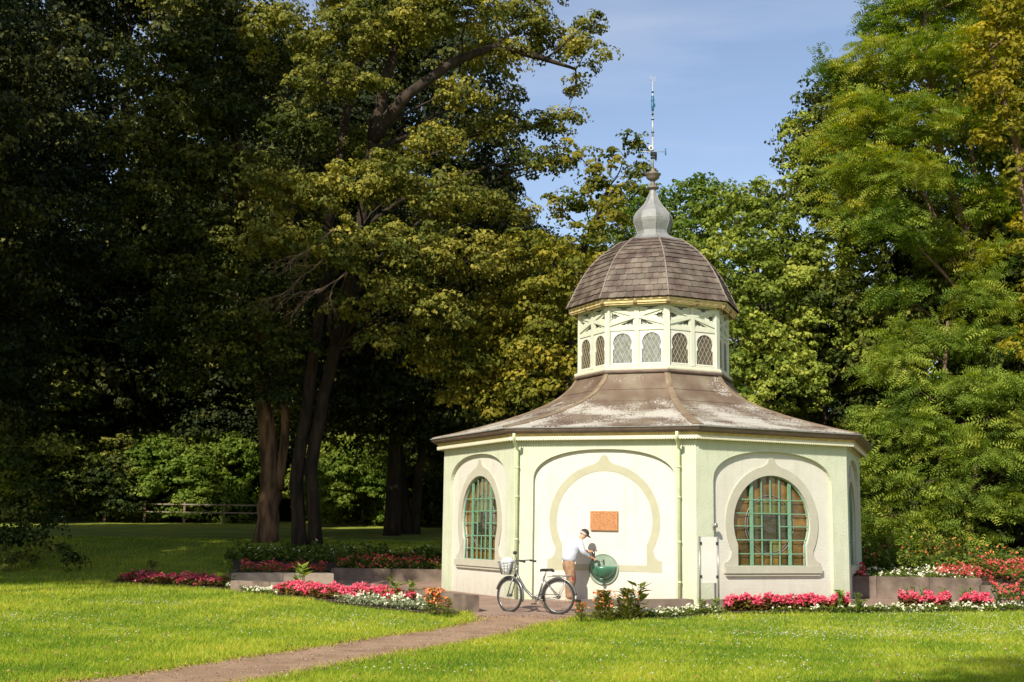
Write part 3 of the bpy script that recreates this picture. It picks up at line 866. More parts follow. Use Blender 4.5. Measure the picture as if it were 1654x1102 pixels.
# ------------------------------------------------------------------ things on the pavilion walls
def wp(j, u_, out, z):
    a_ = phi(j) + TH
    n = Vector((math.cos(a_), math.sin(a_), 0)); u = Vector((-math.sin(a_), math.cos(a_), 0))
    return BC + n * (A + out) + u * u_ + Vector((0, 0, z))
def wrot(j): return phi(j) + TH + math.pi / 2
stone_pl = mat('plaque_stone', (.50, .235, .10), .8, (.36, .16, .07), 30, contrast=(.4, .6), bump=.7, bscale=55)
pl = empty('plaque', wp(1, .013, -.095, 1.54), wrot(1), 'rough orange stone plaque with worn lettering on the blind arch', 'plaque')
MB().box(-.31, .31, -.055, .0, 0, .42).obj('slab', stone_pl, pl)
g = MB(); rs2 = random.Random(9)
for row in range(7):
    x = -.27
    while x < .25:
        w_ = rs2.uniform(.012, .03)
        g.box(x, x + w_ * .45, -.061, -.056, .37 - row * .052 - .028, .37 - row * .052)
        if rs2.random() < .6: g.box(x, x + w_, -.0605, -.0561, .37 - row * .052 - .006, .37 - row * .052)
        x += w_ + (.03 if rs2.random() < .2 else .008)
g.obj('raised_lettering', mat('plaque_letters', (.55, .27, .12), .8), pl)
# basin
bs = empty('fountain_basin', wp(1, .0, -.095, .70), wrot(1), 'round green glazed drinking basin on the wall under the plaque', 'basin')
glz = mat('green_glaze', (.06, .19, .115), .25, (.035, .12, .07), 5, spec=.6)
glz2 = mat('pale_glaze', (.27, .34, .26), .4, (.19, .26, .19), 5, spec=.5)
MB().plate([(.325 * math.cos(t), .325 * math.sin(t)) for t in np.linspace(0, 2 * math.pi, 40, endpoint=False)], (), -.03, .0).obj('back_plate', glz2, bs, fix=True)
rim = MB(); rim.tube([(.325 * math.cos(t), -.03, .325 * math.sin(t)) for t in np.linspace(0, 2 * math.pi, 41)], .014, 6, cap=False); rim.obj('rim', glz2, bs)
bw = MB(); vv = []
nu, nv = 20, 9
for sh in (1.0, .93):
    for i in range(nu + 1):
        th_ = math.pi * i / nu
        for k in range(nv + 1):
            ps = math.pi / 2 * k / nv
            rr = .30 * sh
            vv.append((rr * math.cos(th_) * math.cos(ps) if True else 0, -.03 - rr * .95 * math.sin(th_) * math.cos(ps), .07 - rr * math.sin(ps) * 1.0))
n_ = (nu + 1) * (nv + 1)
ff = []
for o_ in (0, n_):
    for i in range(nu):
        for k in range(nv):
            a_ = o_ + i * (nv + 1) + k
            ff.append((a_, a_ + 1, a_ + nv + 2, a_ + nv + 1))
for i in range(nu):
    a_ = i * (nv + 1); ff.append((a_, a_ + nv + 1, a_ + nv + 1 + n_, a_ + n_))
bw.add(vv, ff, 0, True); bw.obj('bowl', glz, bs)
MB().tube([(0, -.02, .20), (0, -.10, .20), (0, -.14, .17)], .016, 8).obj('spout', steel, bs)
MB().lathe([(0, -.30), (.035, -.28), (.045, -.24), (.03, -.22)], 10, 0, (0, -.20, .04)).obj('drain_boss', glz, bs)
wl = empty('wall_light', wp(2, -1.62, 0, 1.60), wrot(2), 'tiny grey sensor lamp on the wall left of the right window', 'lamp')
MB().box(-.03, .03, -.04, 0, 0, .06).obj('bracket', steel, wl)
MB().lathe([(0, -.02), (.05, -.01), (.045, .06), (.02, .09), (0, .09)], 12, 0, (0, -.07, .05)).obj('housing', steel, wl)

# ------------------------------------------------------------------ information board
gb_ = Vector((4.02, 25.68, 0)); gz = float(hz(25.7))
ib = empty('notice_board', gb_ + Vector((0, 0, gz)), math.radians(-3), 'blank pale grey panel between two steel posts before the pavilion', 'board')
for s_ in (-1, 1): MB().tube([(s_ * .185, 0, -.1), (s_ * .185, 0, 1.50)], .020, 10).obj('post', steel, ib)
MB().box(-.15, .15, -.008, .008, .58, 1.49).obj('panel', mat('panel_grey', (.50, .50, .47), .4, (.46, .46, .43), 2), ib)
for s_ in (-1, 1):
    for zz in (.70, 1.36): MB().box(min(s_ * .185, s_ * .14), max(s_ * .185, s_ * .14), -.022, .022, zz - .03, zz + .03).obj('clamp', black, ib)

# ------------------------------------------------------------------ bicycle
pr = ground(902, 993); pf = ground(834, 989)
d2 = (pf - pr).to_2d()
bike = empty('bicycle', (pr.x, pr.y, float(hz(pr.y))), math.atan2(d2.y, d2.x), 'silver city bicycle with front basket parked on its stand by the path', 'bicycle')
WB, WR = 1.03, .335
def wheel(x, steer, nm_, parent):
    w = MB(); N = 40
    ca, sa = math.cos(steer), math.sin(steer)
    def P(r_, t, y=0): return (x + r_ * math.cos(t) * ca - y * sa, r_ * math.cos(t) * sa + y * ca, WR + r_ * math.sin(t))
    ts = np.linspace(0, 2 * math.pi, N + 1)
    o = w.tube([P(WR - .018, t) for t in ts], .020, 8, cap=False).obj(nm_, rubber, parent)
    MB().tube([P(WR - .045, t) for t in ts], .012, 6, cap=False).obj('rim', silver, o)
    s_ = MB()
    for k in range(28):
        t = 2 * math.pi * k / 28
        s_.tube([P(.02, t + (.6 if k % 2 else -.6), .02 if k % 4 < 2 else -.02), P(WR - .05, t)], .0016, 3, cap=False)
    s_.obj('spokes', silver, o)
    MB().tube([P(0, 0, -.06), P(0, 0, .06)], .028, 10).obj('hub', silver, o)
    f_ = MB(); fr = [P(WR + .022, t) for t in np.linspace(-.15 if nm_ == 'rear_wheel' else .3, math.pi + (.3 if nm_ == 'front_wheel' else -.1), 22)]
    f_.tube(fr, .022, 6).obj('mudguard', silver, o)
    return o
ST = -.35
wheel(0, 0, 'rear_wheel', bike)
wheel(WB, ST, 'front_wheel', bike)
BB = (.43, 0, .28)
g = MB()
g.tube([(WB - .13, 0, .80), (WB - .20, 0, .66), (.70, 0, .46), (.56, 0, .335), BB], [.022, .026, .026, .026, .024], 10)
g.tube([BB, (.30, 0, .72)], .018, 10)
g.tube([(WB - .165, 0, .90), (WB - .11, 0, .72)], .022, 10)
for s_ in (-1, 1):
    g.tube([BB, (0, s_ * .06, WR)], .010, 8)
    g.tube([(.31, 0, .66), (0, s_ * .06, WR)], .009, 8)
g.obj('frame', silver, bike)
g = MB(); ca, sa = math.cos(ST), math.sin(ST)
for s_ in (-1, 1): g.tube([(WB - .115 , s_ * .045, .74), (WB - .05 - sa * s_ * .055, s_ * .055, .52), (WB - sa * s_ * .055, ca * s_ * .055, WR)], .011, 8)
g.tube([(WB - .10, 0, .70), (WB - .175, 0, .98)], .016, 8).obj('fork', silver, bike)
hbx, hbz = WB - .19, 1.0
g = MB(); g.tube([(hbx - .22, -.29, hbz), (hbx - .10, -.27, hbz + .02), (hbx + .03, -.12, hbz + .01), (hbx + .04, 0, hbz), (hbx + .03, .12, hbz + .01), (hbx - .10, .27, hbz + .02), (hbx - .22, .29, hbz)], .012, 8)
hb = g.obj('handlebar', silver, bike)
for s_ in (-1, 1): MB().tube([(hbx - .25, s_ * .295, hbz - .004), (hbx - .12, s_ * .275, hbz + .018)], .019, 8).obj('grip', black, hb)
g = MB(); g.tube([(hbx - .05, .22, hbz), (hbx - .02, .26, hbz + .14)], .005, 6); g.lathe([(0, 0), (.035, .01), (.04, .05), (.02, .07), (0, .07)], 12, 0, (hbx - .02, .26, hbz + .13)); g.obj('mirror', black, hb)
# saddle
g = MB(); sx_, sz = .245, .86
sh = [(-.13, .085, 0), (-.11, .10, .015), (-.03, .085, .012), (.05, .04, .01), (.12, .022, .006), (.145, .012, -.004)]
vv = []
for x, hw, z in sh:
    for t in (-1, -.6, 0, .6, 1): vv.append((sx_ + x, hw * t, sz + z - .035 * abs(t) ** 2))
    vv.append((sx_ + x, hw * .5, sz + z - .055)); vv.append((sx_ + x, -hw * .5, sz + z - .055))
order = [0, 1, 2, 3, 4, 5, 6]
ff = [(i * 7 + order[k], i * 7 + order[(k + 1) % 7], (i + 1) * 7 + order[(k + 1) % 7], (i + 1) * 7 + order[k]) for i in range(5) for k in range(7)] + [tuple(range(7)), tuple(35 + q for q in range(7))]
g.add(vv, ff, 0, True); g.obj('saddle', black, bike, fix=True)
MB().tube([(.30, 0, .70), (.262, 0, .83)], .013, 8).obj('seat_post', silver, bike)
g = MB()
for y in (-.055, .055): g.tube([(.22, y, .715), (-.28, y, .735)], .006, 6); g.tube([(-.20, y, .73), (0, y * 1.1, WR)], .005, 6)
for x in (.1, 0, -.1, -.2): g.tube([(x, -.055, .723), (x, .055, .723)], .005, 6)
g.box(-.24, .12, -.05, .05, .733, .748)
rk = g.obj('luggage_rack', silver, bike)
MB().box(-.315, -.285, -.045, .045, .655, .725).obj('rear_light', mat('reflector_red', (.40, .02, .02), .3), rk)
g = MB(); g.tube([(BB[0], -.07, BB[2]), (BB[0], .07, BB[2])], .022, 8)
g.lathe([(.0, 0), (.08, 0), (.085, .004), (.08, .008), (0, .008)], 20)
cr = MB(); cr.tube([(BB[0] + .085 * math.cos(t), -.055, BB[2] + .085 * math.sin(t)) for t in np.linspace(0, 2 * math.pi, 25)], .006, 5, cap=False)
cr.bar((BB[0], -.07, BB[2]), (BB[0] + .13, -.075, BB[2] - .10), .012, .02).bar((BB[0], .07, BB[2]), (BB[0] - .13, .075, BB[2] + .10), .012, .02)
crk = cr.obj('crank', silver, bike)
for s_, px_, pz_ in ((-1, .13, -.10), (1, -.13, .10)): MB().box(BB[0] + px_ - .045, BB[0] + px_ + .045, s_ * .08, s_ * .165, BB[2] + pz_ - .012, BB[2] + pz_ + .012).obj('pedal', black, crk)
MB().bar((BB[0], -.055, BB[2] + .09), (0, -.055, WR + .045), .02, .014).bar((BB[0], -.055, BB[2] - .03), (0, -.055, WR - .035), .02, .012).obj('chain_guard', silver, bike)
MB().tube([(.36, .05, .27), (.30, -.24, .0)], .009, 6).obj('kickstand', silver, bike)
# basket with a white bag inside
bk = MB(); bx = WB + .08; bz = .74
def bring(z, w_, l_): return [(bx - .02 + l_ * c, w_ * s_, z) for c, s_ in ((-.9, -1), (.6, -1), (1, -.6), (1, .6), (.6, 1), (-.9, 1), (-1, .6), (-1, -.6), (-.9, -1))]
for z, w_, l_ in ((bz, .10, .10), (bz + .06, .115, .115), (bz + .12, .13, .13), (bz + .18, .142, .145), (bz + .24, .155, .16)): bk.tube(bring(z, w_, l_), .004 if z < bz + .2 else .007, 5, cap=False)
lo = bring(bz, .10, .10); hi = bring(bz + .24, .155, .16)
for i in range(8):
    for t in (0, .33, .66):
        a_ = Vector(lo[i]).lerp(Vector(lo[i + 1]), t); b_ = Vector(hi[i]).lerp(Vector(hi[i + 1]), t); bk.tube([a_, b_], .004, 4)
bk.add([p for p in lo[:-1]], [tuple(range(8))])
bask = bk.obj('basket', mat('wire_grey', (.20, .20, .19), .4, metal=.4), bike)
bagm = mat('plastic_bag', (.72, .72, .72), .35, (.58, .58, .60), 12, bump=.6, bscale=22)
gbag = MB(); vv = []; rgb = random.Random(2)
for i, (r_, z) in enumerate(((.075, .015), (.10, .06), (.122, .12), (.14, .20), (.135, .26), (.10, .31), (.05, .33), (.01, .335))):
    for k in range(14):
        t = 2 * math.pi * k / 14; q = r_ * rgb.uniform(.86, 1.05)
        vv.append((bx - .02 + q * math.cos(t), q * math.sin(t), bz + z + rgb.uniform(-.008, .008)))
gbag.add(vv, [(i * 14 + k, i * 14 + (k + 1) % 14, (i + 1) * 14 + (k + 1) % 14, (i + 1) * 14 + k) for i in range(7) for k in range(14)], 0, True)
Mb = bike.matrix_basis
bag = gbag.obj('shopping_bag', bagm); bag.location = bike.location; bag.rotation_euler = bike.rotation_euler
tag(bag, 'crumpled white plastic bag with red print in the bicycle basket', 'bag')
MB().plate([(-.05, 0), (-.01, .02), (.05, .0), (.03, .03), (.05, .06), (0, .045), (-.04, .07), (-.03, .035)], (), -.002, .0).obj('red_print', mat('print_red', (.55, .04, .06), .5), bag, (bx - .02, -.139, bz + .20), 0, fix=True)

# ------------------------------------------------------------------ man at the basin
skin_m = mat('skin', (.62, .33, .21), .55, (.52, .26, .16), 12)
cloth_w = mat('sweater_white', (.56, .59, .65), .85, (.47, .50, .57), 9, bump=.3, bscale=30)
cloth_t = mat('trousers_tan', (.36, .215, .125), .85, (.22, .13, .075), 9, bump=1., bscale=11)
hair_m = mat('hair_grey', (.45, .42, .38), .9)
def skin_obj(name, verts, edges, radii, m, parent, sub=2, root=0):
    me = bpy.data.meshes.new(name); me.from_pydata([tuple(v) for v in verts], edges, [])
    o = bpy.data.objects.new(name, me); S.collection.objects.link(o)
    sk = o.modifiers.new('skin', 'SKIN'); sk.use_smooth_shade = True
    ss = o.modifiers.new('sub', 'SUBSURF'); ss.levels = sub; ss.render_levels = sub
    if not me.skin_vertices: 
        with bpy.context.temp_override(object=o, active_object=o): pass
    lay = me.skin_vertices[0].data
    for i, r_ in enumerate(radii):
        lay[i].radius = (r_, r_) if not isinstance(r_, tuple) else r_
        lay[i].use_root = (i == root)
    dg = bpy.context.evaluated_depsgraph_get()
    m2 = bpy.data.meshes.new_from_object(o.evaluated_get(dg))
    m2.materials.clear(); m2.materials.append(m)
    for p in m2.polygons: p.use_smooth = True
    bpy.data.objects.remove(o)
    return link(name, m2, parent)
# local frame: x = the way he faces, y = his left, z up
mpos = wp(1, -.62, .52, 0)
mpos.z = float(hz(mpos.y)) + .005
man = empty('person', mpos, math.radians(14), 'person in dark cap, white sweater and tan trousers bending over the green basin', 'person')
man.scale = (.97, 1.0, .95)
V_ = []; E_ = []; R_ = []
def vadd(p, r_, par=None):
    V_.append(p); R_.append(r_)
    if par is not None: E_.append((par, len(V_) - 1))
    return len(V_) - 1
pel = vadd((0, 0, .90), .125)
sp1 = vadd((.04, 0, 1.05), .12, pel); sp2 = vadd((.12, 0, 1.21), .13, sp1); sp3 = vadd((.21, 0, 1.35), .11, sp2)
nk = vadd((.27, 0, 1.42), .055, sp3); hd0 = vadd((.32, 0, 1.465), .062, nk); hd1 = vadd((.365, 0, 1.525), .088, hd0); hd2 = vadd((.395, 0, 1.58), .072, hd1)
nose = vadd((.445, 0, 1.495), .026, hd1)
def limb_arm(s_, el, wr, hand):
    sh_ = vadd((.21, s_ * .17, 1.36), .065, sp3); e_ = vadd(el, .045, sh_); w_ = vadd(wr, .03, e_); h_ = vadd(hand, .036, w_)
    return h_
hR = limb_arm(-1, (.26, -.235, 1.12), (.45, -.14, 1.01), (.51, -.11, .985))
hL = limb_arm(1, (.30, .22, 1.16), (.47, .06, 1.13), (.535, .03, 1.13))
def fingers(hand, base, dirs):
    for (dx, dy, dz), ln in dirs:
        b_ = Vector(base); q = Vector((dx, dy, dz)).normalized()
        a1 = vadd(tuple(b_ + q * ln * .45), .0095, hand); a2 = vadd(tuple(b_ + q * ln * .75 + Vector((0, 0, -.012))), .0085, a1); vadd(tuple(b_ + q * ln + Vector((-.008, 0, -.035))), .007, a2)
fingers(hR, (.51, -.11, .985), [((1, .35, .35), .085), ((1, .15, .1), .095), ((1, .0, -.15), .09), ((1, -.1, -.4), .075), ((.4, .9, .5), .06)])
fingers(hL, (.535, .03, 1.13), [((1, -.35, .3), .085), ((1, -.15, .0), .09), ((1, .0, -.25), .085), ((1, .1, -.5), .07), ((.4, -.9, .4), .06)])
for s_, fx in ((-1, -.02), (1, .07)):
    hp = vadd((0, s_ * .085, .84), .095, pel); kn = vadd((fx + .03, s_ * .10, .47), .06, hp); an = vadd((fx - .01, s_ * .105, .09), .038, kn)
    hl = vadd((fx + .05, s_ * .11, .04), .036, an); vadd((fx + .16, s_ * .125, .03), .03, hl)
skin_obj('body', V_, E_, R_, skin_m, man)
# sweater
V_ = []; E_ = []; R_ = []
a0 = vadd((-.01, 0, .87), .165); a1 = vadd((.01, 0, 1.0), .19, a0); a2 = vadd((.07, 0, 1.16), .195, a1); a3 = vadd((.16, 0, 1.30), .175, a2); a4 = vadd((.23, 0, 1.39), .09, a3); vadd((.26, 0, 1.415), .066, a4)
for s_, el, wr in ((-1, (.26, -.235, 1.12), (.43, -.15, 1.015)), (1, (.30, .22, 1.16), (.455, .07, 1.13))):
    sh_ = vadd((.20, s_ * .165, 1.34), .095, a3); e1 = vadd(tuple((Vector((.20, s_ * .17, 1.34)) + Vector(el)) / 2), .078, sh_); e_ = vadd(el, .068, e1); w_ = vadd(tuple((Vector(el) + Vector(wr)) / 2), .056, e_); vadd(wr, .044, w_)
skin_obj('sweater', V_, E_, R_, cloth_w, man, root=0)
# trousers
V_ = []; E_ = []; R_ = []
p0 = vadd((0, 0, .97), .15); p1 = vadd((-.01, 0, .86), .165, p0)
for s_, fx in ((-1, -.02), (1, .07)):
    q1 = vadd((0.0, s_ * .085, .77), .13, p1); q2 = vadd((fx + .03, s_ * .095, .62), .115, q1); q3 = vadd((fx + .045, s_ * .10, .48), .098, q2); q3b = vadd((fx + .015, s_ * .10, .40), .104, q3); q4 = vadd((fx + .0, s_ * .105, .28), .092, q3b); q5 = vadd((fx + .02, s_ * .105, .16), .10, q4); vadd((fx + .01, s_ * .105, .06), .088, q5)
skin_obj('trousers', V_, E_, R_, cloth_t, man)
def shoe(fx, s_):
    g = MB(); vv = []
    secs = [(-.09, .030, .07), (-.06, .040, .09), (0, .042, .095), (.06, .043, .07), (.13, .046, .05), (.18, .036, .04), (.205, .015, .028)]
    for x, hw, h in secs:
        for a_ in range(8):
            t = math.pi * a_ / 7; vv.append((fx + .02 + x, s_ * .115 + hw * math.cos(t), h * math.sin(t) ** .7))
    ff = [(i * 8 + k, i * 8 + (k + 1) % 8, (i + 1) * 8 + (k + 1) % 8, (i + 1) * 8 + k) for i in range(6) for k in range(8)] + [tuple(range(8)), tuple(48 + q for q in range(8))]
    g.add(vv, ff, 0, True); return g.obj('shoe', mat('shoe_beige', (.42, .33, .22), .7), man, fix=True)
shoe(-.02, -1); shoe(.07, 1)
# hair, ears, face and cap in head space (head leans forward)
head = Matrix.Translation((.365, 0, 1.525)) @ Matrix.Rotation(math.radians(34), 4, 'Y')
def hobj(name, g, m):
    g.v = [tuple(head @ Vector(p)) for p in g.v]
    return g.obj(name, m, man)
g = MB()
vv = []; N1, N2 = 16, 8
for i in range(N2 + 1):
    ph_ = -.35 + (math.pi / 2 + .35) * i / N2
    for k in range(N1):
        t = 2 * math.pi * k / N1
        fr = 1.0 if math.cos(t) < .35 else .80
        vv.append((-.012 + .102 * fr * math.cos(t) * math.cos(ph_), .086 * math.sin(t) * math.cos(ph_), .005 + .10 * math.sin(ph_)))
g.add(vv, [(i * N1 + k, i * N1 + (k + 1) % N1, (i + 1) * N1 + (k + 1) % N1, (i + 1) * N1 + k) for i in range(N2) for k in range(N1)], 0, True)
hobj('hair', g, hair_m)
g = MB(); vv = []
for i in range(9):
    ph_ = .12 + (math.pi / 2 - .12) * i / 8
    for k in range(18):
        t = 2 * math.pi * k / 18
        vv.append((-.008 + .108 * math.cos(t) * math.cos(ph_), .092 * math.sin(t) * math.cos(ph_), .012 + .112 * math.sin(ph_)))
g.add(vv, [(i * 18 + k, i * 18 + (k + 1) % 18, (i + 1) * 18 + (k + 1) % 18, (i + 1) * 18 + k) for i in range(8) for k in range(18)], 0, True)
vv = []
for i, (rx, z) in enumerate(((.095, .030), (.150, .022), (.175, .010))):
    for k in range(9):
        t = math.radians(-60 + 120 * k / 8); vv.append((rx * math.cos(t) * (1.0 if i else 1.05), .088 * math.sin(t) / math.sin(math.radians(60)) * (1 - .12 * i), z))
for i, (rx, z) in enumerate(((.095, .024), (.150, .016), (.175, .006))):
    for k in range(9):
        t = math.radians(-60 + 120 * k / 8); vv.append((rx * math.cos(t), .088 * math.sin(t) / math.sin(math.radians(60)) * (1 - .12 * i), z))
g.add(vv, [(i * 9 + k, i * 9 + k + 1, (i + 1) * 9 + k + 1, (i + 1) * 9 + k) for i in (0, 1, 3, 4) for k in range(8)], 0, True)
hobj('cap', g, mat('cap_dark', (.045, .035, .035), .8))
g = MB()
for s_ in (-1, 1): g.lathe([(0, -.03), (.014, -.02), (.016, .01), (0, .03)], 8, 0, (-.005, s_ * .086, -.01))
hobj('ear', g, skin_m)
g = MB()
for s_ in (-1, 1): g.lathe([(0, -.008), (.009, 0), (0, .008)], 8, 0, (.082, s_ * .030, .0))
hobj('eye', g, black)
g = MB(); g.bar((.080, -.022, -.055), (.080, .022, -.055), .006, .006); hobj('mouth', g, mat('lips', (.40, .14, .11), .6))
# bottle in his hands, over the basin
bt = man.matrix_basis @ Vector((.565, -.045, .93))
bottle = MB().lathe([(0, 0), (.036, 0), (.038, .01), (.038, .13), (.03, .17), (.013, .20), (.013, .235), (0, .236)], 14).obj('bottle', mat('bottle_dark', (.03, .025, .02), .15, spec=.7), None, bt)
tag(bottle, 'small dark bottle the person holds under the spout of the green basin', 'bottle')
# ------------------------------------------------------------------ trees
UPV = np.array([0, 0, 1.0])
def spray_leaves(rg, lobes, dens, nl, L, Wd, flat=.62, jitter=.45, droop=.35, fronds=False, spread=1.0, bottom=-.55, lobevar=.16):
    """leaf quads on the outer shell of every lobe, gathered in flat sprays"""
    C, D, T = [], [], []
    for lx, ly, lz, lr in lobes:
        n = max(6, int(dens * lr * lr))
        z = rg.uniform(bottom, 1, n); t = rg.uniform(0, 2 * np.pi, n); q = np.sqrt(1 - np.clip(z, -1, 1) ** 2)
        d = np.stack([q * np.cos(t), q * np.sin(t), z], 1)
        rad = lr * rg.uniform(.45, 1.08, n) ** .7
        p = np.array([lx, ly, lz]) + d * rad[:, None] * np.array([1, 1, flat])
        C.append(p); D.append(d); T.append(np.clip(rg.normal(0, .17, n) + rg.normal(.5, lobevar), 0, 1))
    C = np.concatenate(C); D = np.concatenate(D); T = np.concatenate(T)
    N = len(C)
    out = nrm(D * np.array([1, 1, .25]) + rg.normal(0, .25, (N, 3)))
    side = nrm(np.cross(out, UPV)); up = np.cross(side, out)
    if fronds:
        k = nl
        a = rg.normal(0, .26, (N, k, 1)) * spread; b = rg.normal(0, .24, (N, k, 1)) * spread; c = rg.normal(0, .07, (N, k, 1))
        P = C[:, None] + out[:, None] * a + side[:, None] * b + up[:, None] * c
        P[..., 2] -= droop * (a[..., 0] ** 2 + b[..., 0] ** 2)
        fd = nrm(out[:, None] + side[:, None] * rg.normal(0, .7, (N, k, 1)) + UPV * (-.22 + rg.normal(0, .2, (N, k, 1))))
        fn = nrm(up[:, None] + rg.normal(0, jitter, (N, k, 3)))
        P = P.reshape(-1, 3); fd = fd.reshape(-1, 3); fn = fn.reshape(-1, 3)
        fn = nrm(fn - fd * (fn * fd).sum(1, keepdims=True)); fs = np.cross(fn, fd)
        tt = np.repeat(T, k) + rg.normal(0, .08, N * k)
        Q, TT = [], []
        Lf = (L * rg.uniform(.7, 1.25, (len(P), 1)))
        for i in range(4):
            u = (i / 3 - .5)
            w = Wd * (1.0 - .75 * abs(u) ** 1.5)
            for s_ in (-1, 1):
                c0 = P + fd * Lf * u - fn * Lf * .25 * (u + .5) ** 2
                tip = c0 + fs * s_ * w + fd * w * .45 - fn * w * .15
                hw = fd * Lf * .09
                Q.append(np.stack([c0 - hw, c0 + hw, tip], 1)); TT.append(tt)
        return np.concatenate(Q), np.clip(np.concatenate(TT), 0, 1), 3
    # compact opaque tuft: leaves overlap like tiles on the upper shell of a small flattened dome
    z = rg.uniform(-.35, 1, (N, nl)); t = rg.uniform(0, 2 * np.pi, (N, nl)); q = np.sqrt(1 - z * z)
    el = np.stack([q * np.cos(t), q * np.sin(t), z], 2)
    sz_ = rg.uniform(.55, 1.35, (N, 1, 1)) * spread
    P_ = el * np.array([.46, .36, .20]) * sz_ * rg.uniform(.75, 1.12, (N, nl, 1))
    P = C[:, None] + out[:, None] * P_[..., 0:1] + side[:, None] * P_[..., 1:2] + up[:, None] * P_[..., 2:3]
    P[..., 2] -= droop * (P_[..., 0] ** 2 + P_[..., 1] ** 2)
    en = nrm(el * np.array([1, 1, 1.6]))
    nw = out[:, None] * en[..., 0:1] + side[:, None] * en[..., 1:2] + up[:, None] * en[..., 2:3]
    ln = nrm(nw + D[:, None] * .3 + rg.normal(0, jitter, (N, nl, 3)))
    ld = nrm(nw * .4 + rg.normal(0, .6, (N, nl, 3)) + np.array([0, 0, -.45]))
    sz = rg.uniform(.65, 1.25, N * nl)
    Q = leaf_quads(P.reshape(-1, 3), ln.reshape(-1, 3), ld.reshape(-1, 3), L * sz, Wd * sz)
    tt = np.clip(np.repeat(T, nl) + rg.normal(0, .12, N * nl), 0, 1)
    return Q, tt, 4
def env_lobes(rg, n, H, Rr, base, rl, shape='oval', off=(0, 0)):
    out = []
    for i in range(n):
        u = (i + rg.uniform(.2, .8)) / n
        z = base + (H - base) * u
        if shape == 'oval': pr_ = math.sin(math.pi * min(.97, .12 + .86 * u)) ** .6
        elif shape == 'cone': pr_ = (1 - u) ** .7 * .95 + .08
        else: pr_ = (1 - u ** 3) ** .5
        t = i * 2.39996 + rg.uniform(-.4, .4); q = Rr * pr_ * rg.uniform(.45, 1.0) ** .6
        out.append((off[0] * u + q * math.cos(t), off[1] * u + q * math.sin(t), z, rl * rg.uniform(.7, 1.3)))
    return out
def trunk_mesh(rg, trunks, lobes, bark_m, twigs=3, sides=10, rough=.1, limb_k=.55):
    g = MB(); samples = []
    for pts, r0, r1 in trunks:
        P = [Vector(p) for p in pts]; n = len(P); path = []; rad = []
        for i in range(n - 1):
            for k in range(4):
                t = k / 4; p = P[i].lerp(P[i + 1], t) + Vector((rg.uniform(-1, 1), rg.uniform(-1, 1), 0)) * r0 * rough
                path.append(p); rad.append(r0 + (r1 - r0) * (i + t) / (n - 1))
        path.append(P[-1]); rad.append(r1)
        if path[0].z <= .1:
            rad[0] *= 1.35; rad[1] *= 1.08
            path[0] = path[0].copy(); path[0].z = -.3
        b = len(g.v); g.tube(path, rad, sides + 2)
        for i in range(b, len(g.v)):      # fluted, knotty surface
            x, y, z = g.v[i]; kq = math.sin(i * 2.7) * .06 * r0 + rg.uniform(-.05, .05) * r0
            g.v[i] = (x + kq, y + rg.uniform(-.05, .05) * r0, z)
        samples += list(zip(path, rad))
    for lx, ly, lz, lr in lobes:
        c = Vector((lx, ly, lz)); best = None
        for p, r_ in samples:
            h = (Vector((p.x, p.y, 0)) - Vector((lx, ly, 0))).length
            want = lz - limb_k * h
            cst = abs(p.z - want) + .35 * h + (60 if p.z < .3 * max(q_[0].z for q_ in samples) and p.z < 6 else 0)
            if best is None or cst < best[0]: best = (cst, p, r_)
        p, r_ = best[1], best[2]
        dist = (c - p).length; r0 = min(r_ * .5, .022 + .011 * dist)
        mid = p.lerp(c, .5) + Vector((rg.uniform(-1, 1), rg.uniform(-1, 1), rg.uniform(.2, 1.0))) * dist * .09
        q1 = p.lerp(mid, .5) + Vector((rg.uniform(-1, 1), rg.uniform(-1, 1), rg.uniform(-.3, .6))) * dist * .05
        g.tube([p, q1, mid, mid.lerp(c, .55) + Vector((0, 0, .04 * dist)), c], [r0, r0 * .85, r0 * .65, r0 * .45, r0 * .25], 6, cap=False)
        for k in range(twigs):
            t = rg.uniform(0, 6.28); zz = rg.uniform(-.3, .6); q = c + Vector((math.cos(t), math.sin(t), zz)) * lr * rg.uniform(.6, 1.05)
            m_ = c.lerp(q, .5) + Vector((0, 0, .12 * lr)); s0 = mid.lerp(c, rg.uniform(.5, 1.))
            g.tube([s0, m_, q], [r0 * .3, r0 * .2, .006], 4, cap=False)
    return g
class PR:      # python random with numpy-like use
    pass
KINDS_ = {}
def tree_meshes(key, seed, trunks, lobes, leaf, lm, bark_m, twigs=3):
    rg = np.random.default_rng(seed); pr_ = random.Random(seed)
    Q, T, cn = spray_leaves(rg, lobes, **leaf)
    cm = quad_mesh('crown', Q, T, lm, corners=cn)
    tm = trunk_mesh(pr_, trunks, lobes, bark_m, twigs).mesh('trunk', bark_m)
    KINDS_[key] = (tm, cm)
    return tm, cm
def put_tree(key, name, loc, rz, sc, label, group=None, mat_over=None, cat='tree'):
    tm, cm = KINDS_[key]
    o = empty(name, loc, rz, label, cat, group)
    o.scale = sc if hasattr(sc, '__len__') else (sc, sc, sc)
    link('trunk' if cat == 'tree' else 'stems', tm, o); c = link('crown' if cat == 'tree' else 'foliage', cm, o)
    if mat_over is not None:
        c.material_slots[0].link = 'OBJECT'; c.material_slots[0].material = mat_over
    return o
lf_olive = leafmat('leaf_olive', (.045, .062, .012), (.155, .16, .028), (.33, .285, .05), .3)
lf_shaded = leafmat('leaf_shaded', (.014, .022, .008), (.032, .042, .011), (.14, .135, .028), .12)  # leaf colour darkened so the shade of the wood is painted in
lf_green = leafmat('leaf_green', (.06, .09, .014), (.19, .235, .035), (.36, .38, .07), .35)
lf_bright = leafmat('leaf_bright', (.08, .14, .018), (.15, .22, .03), (.24, .29, .05), .4)
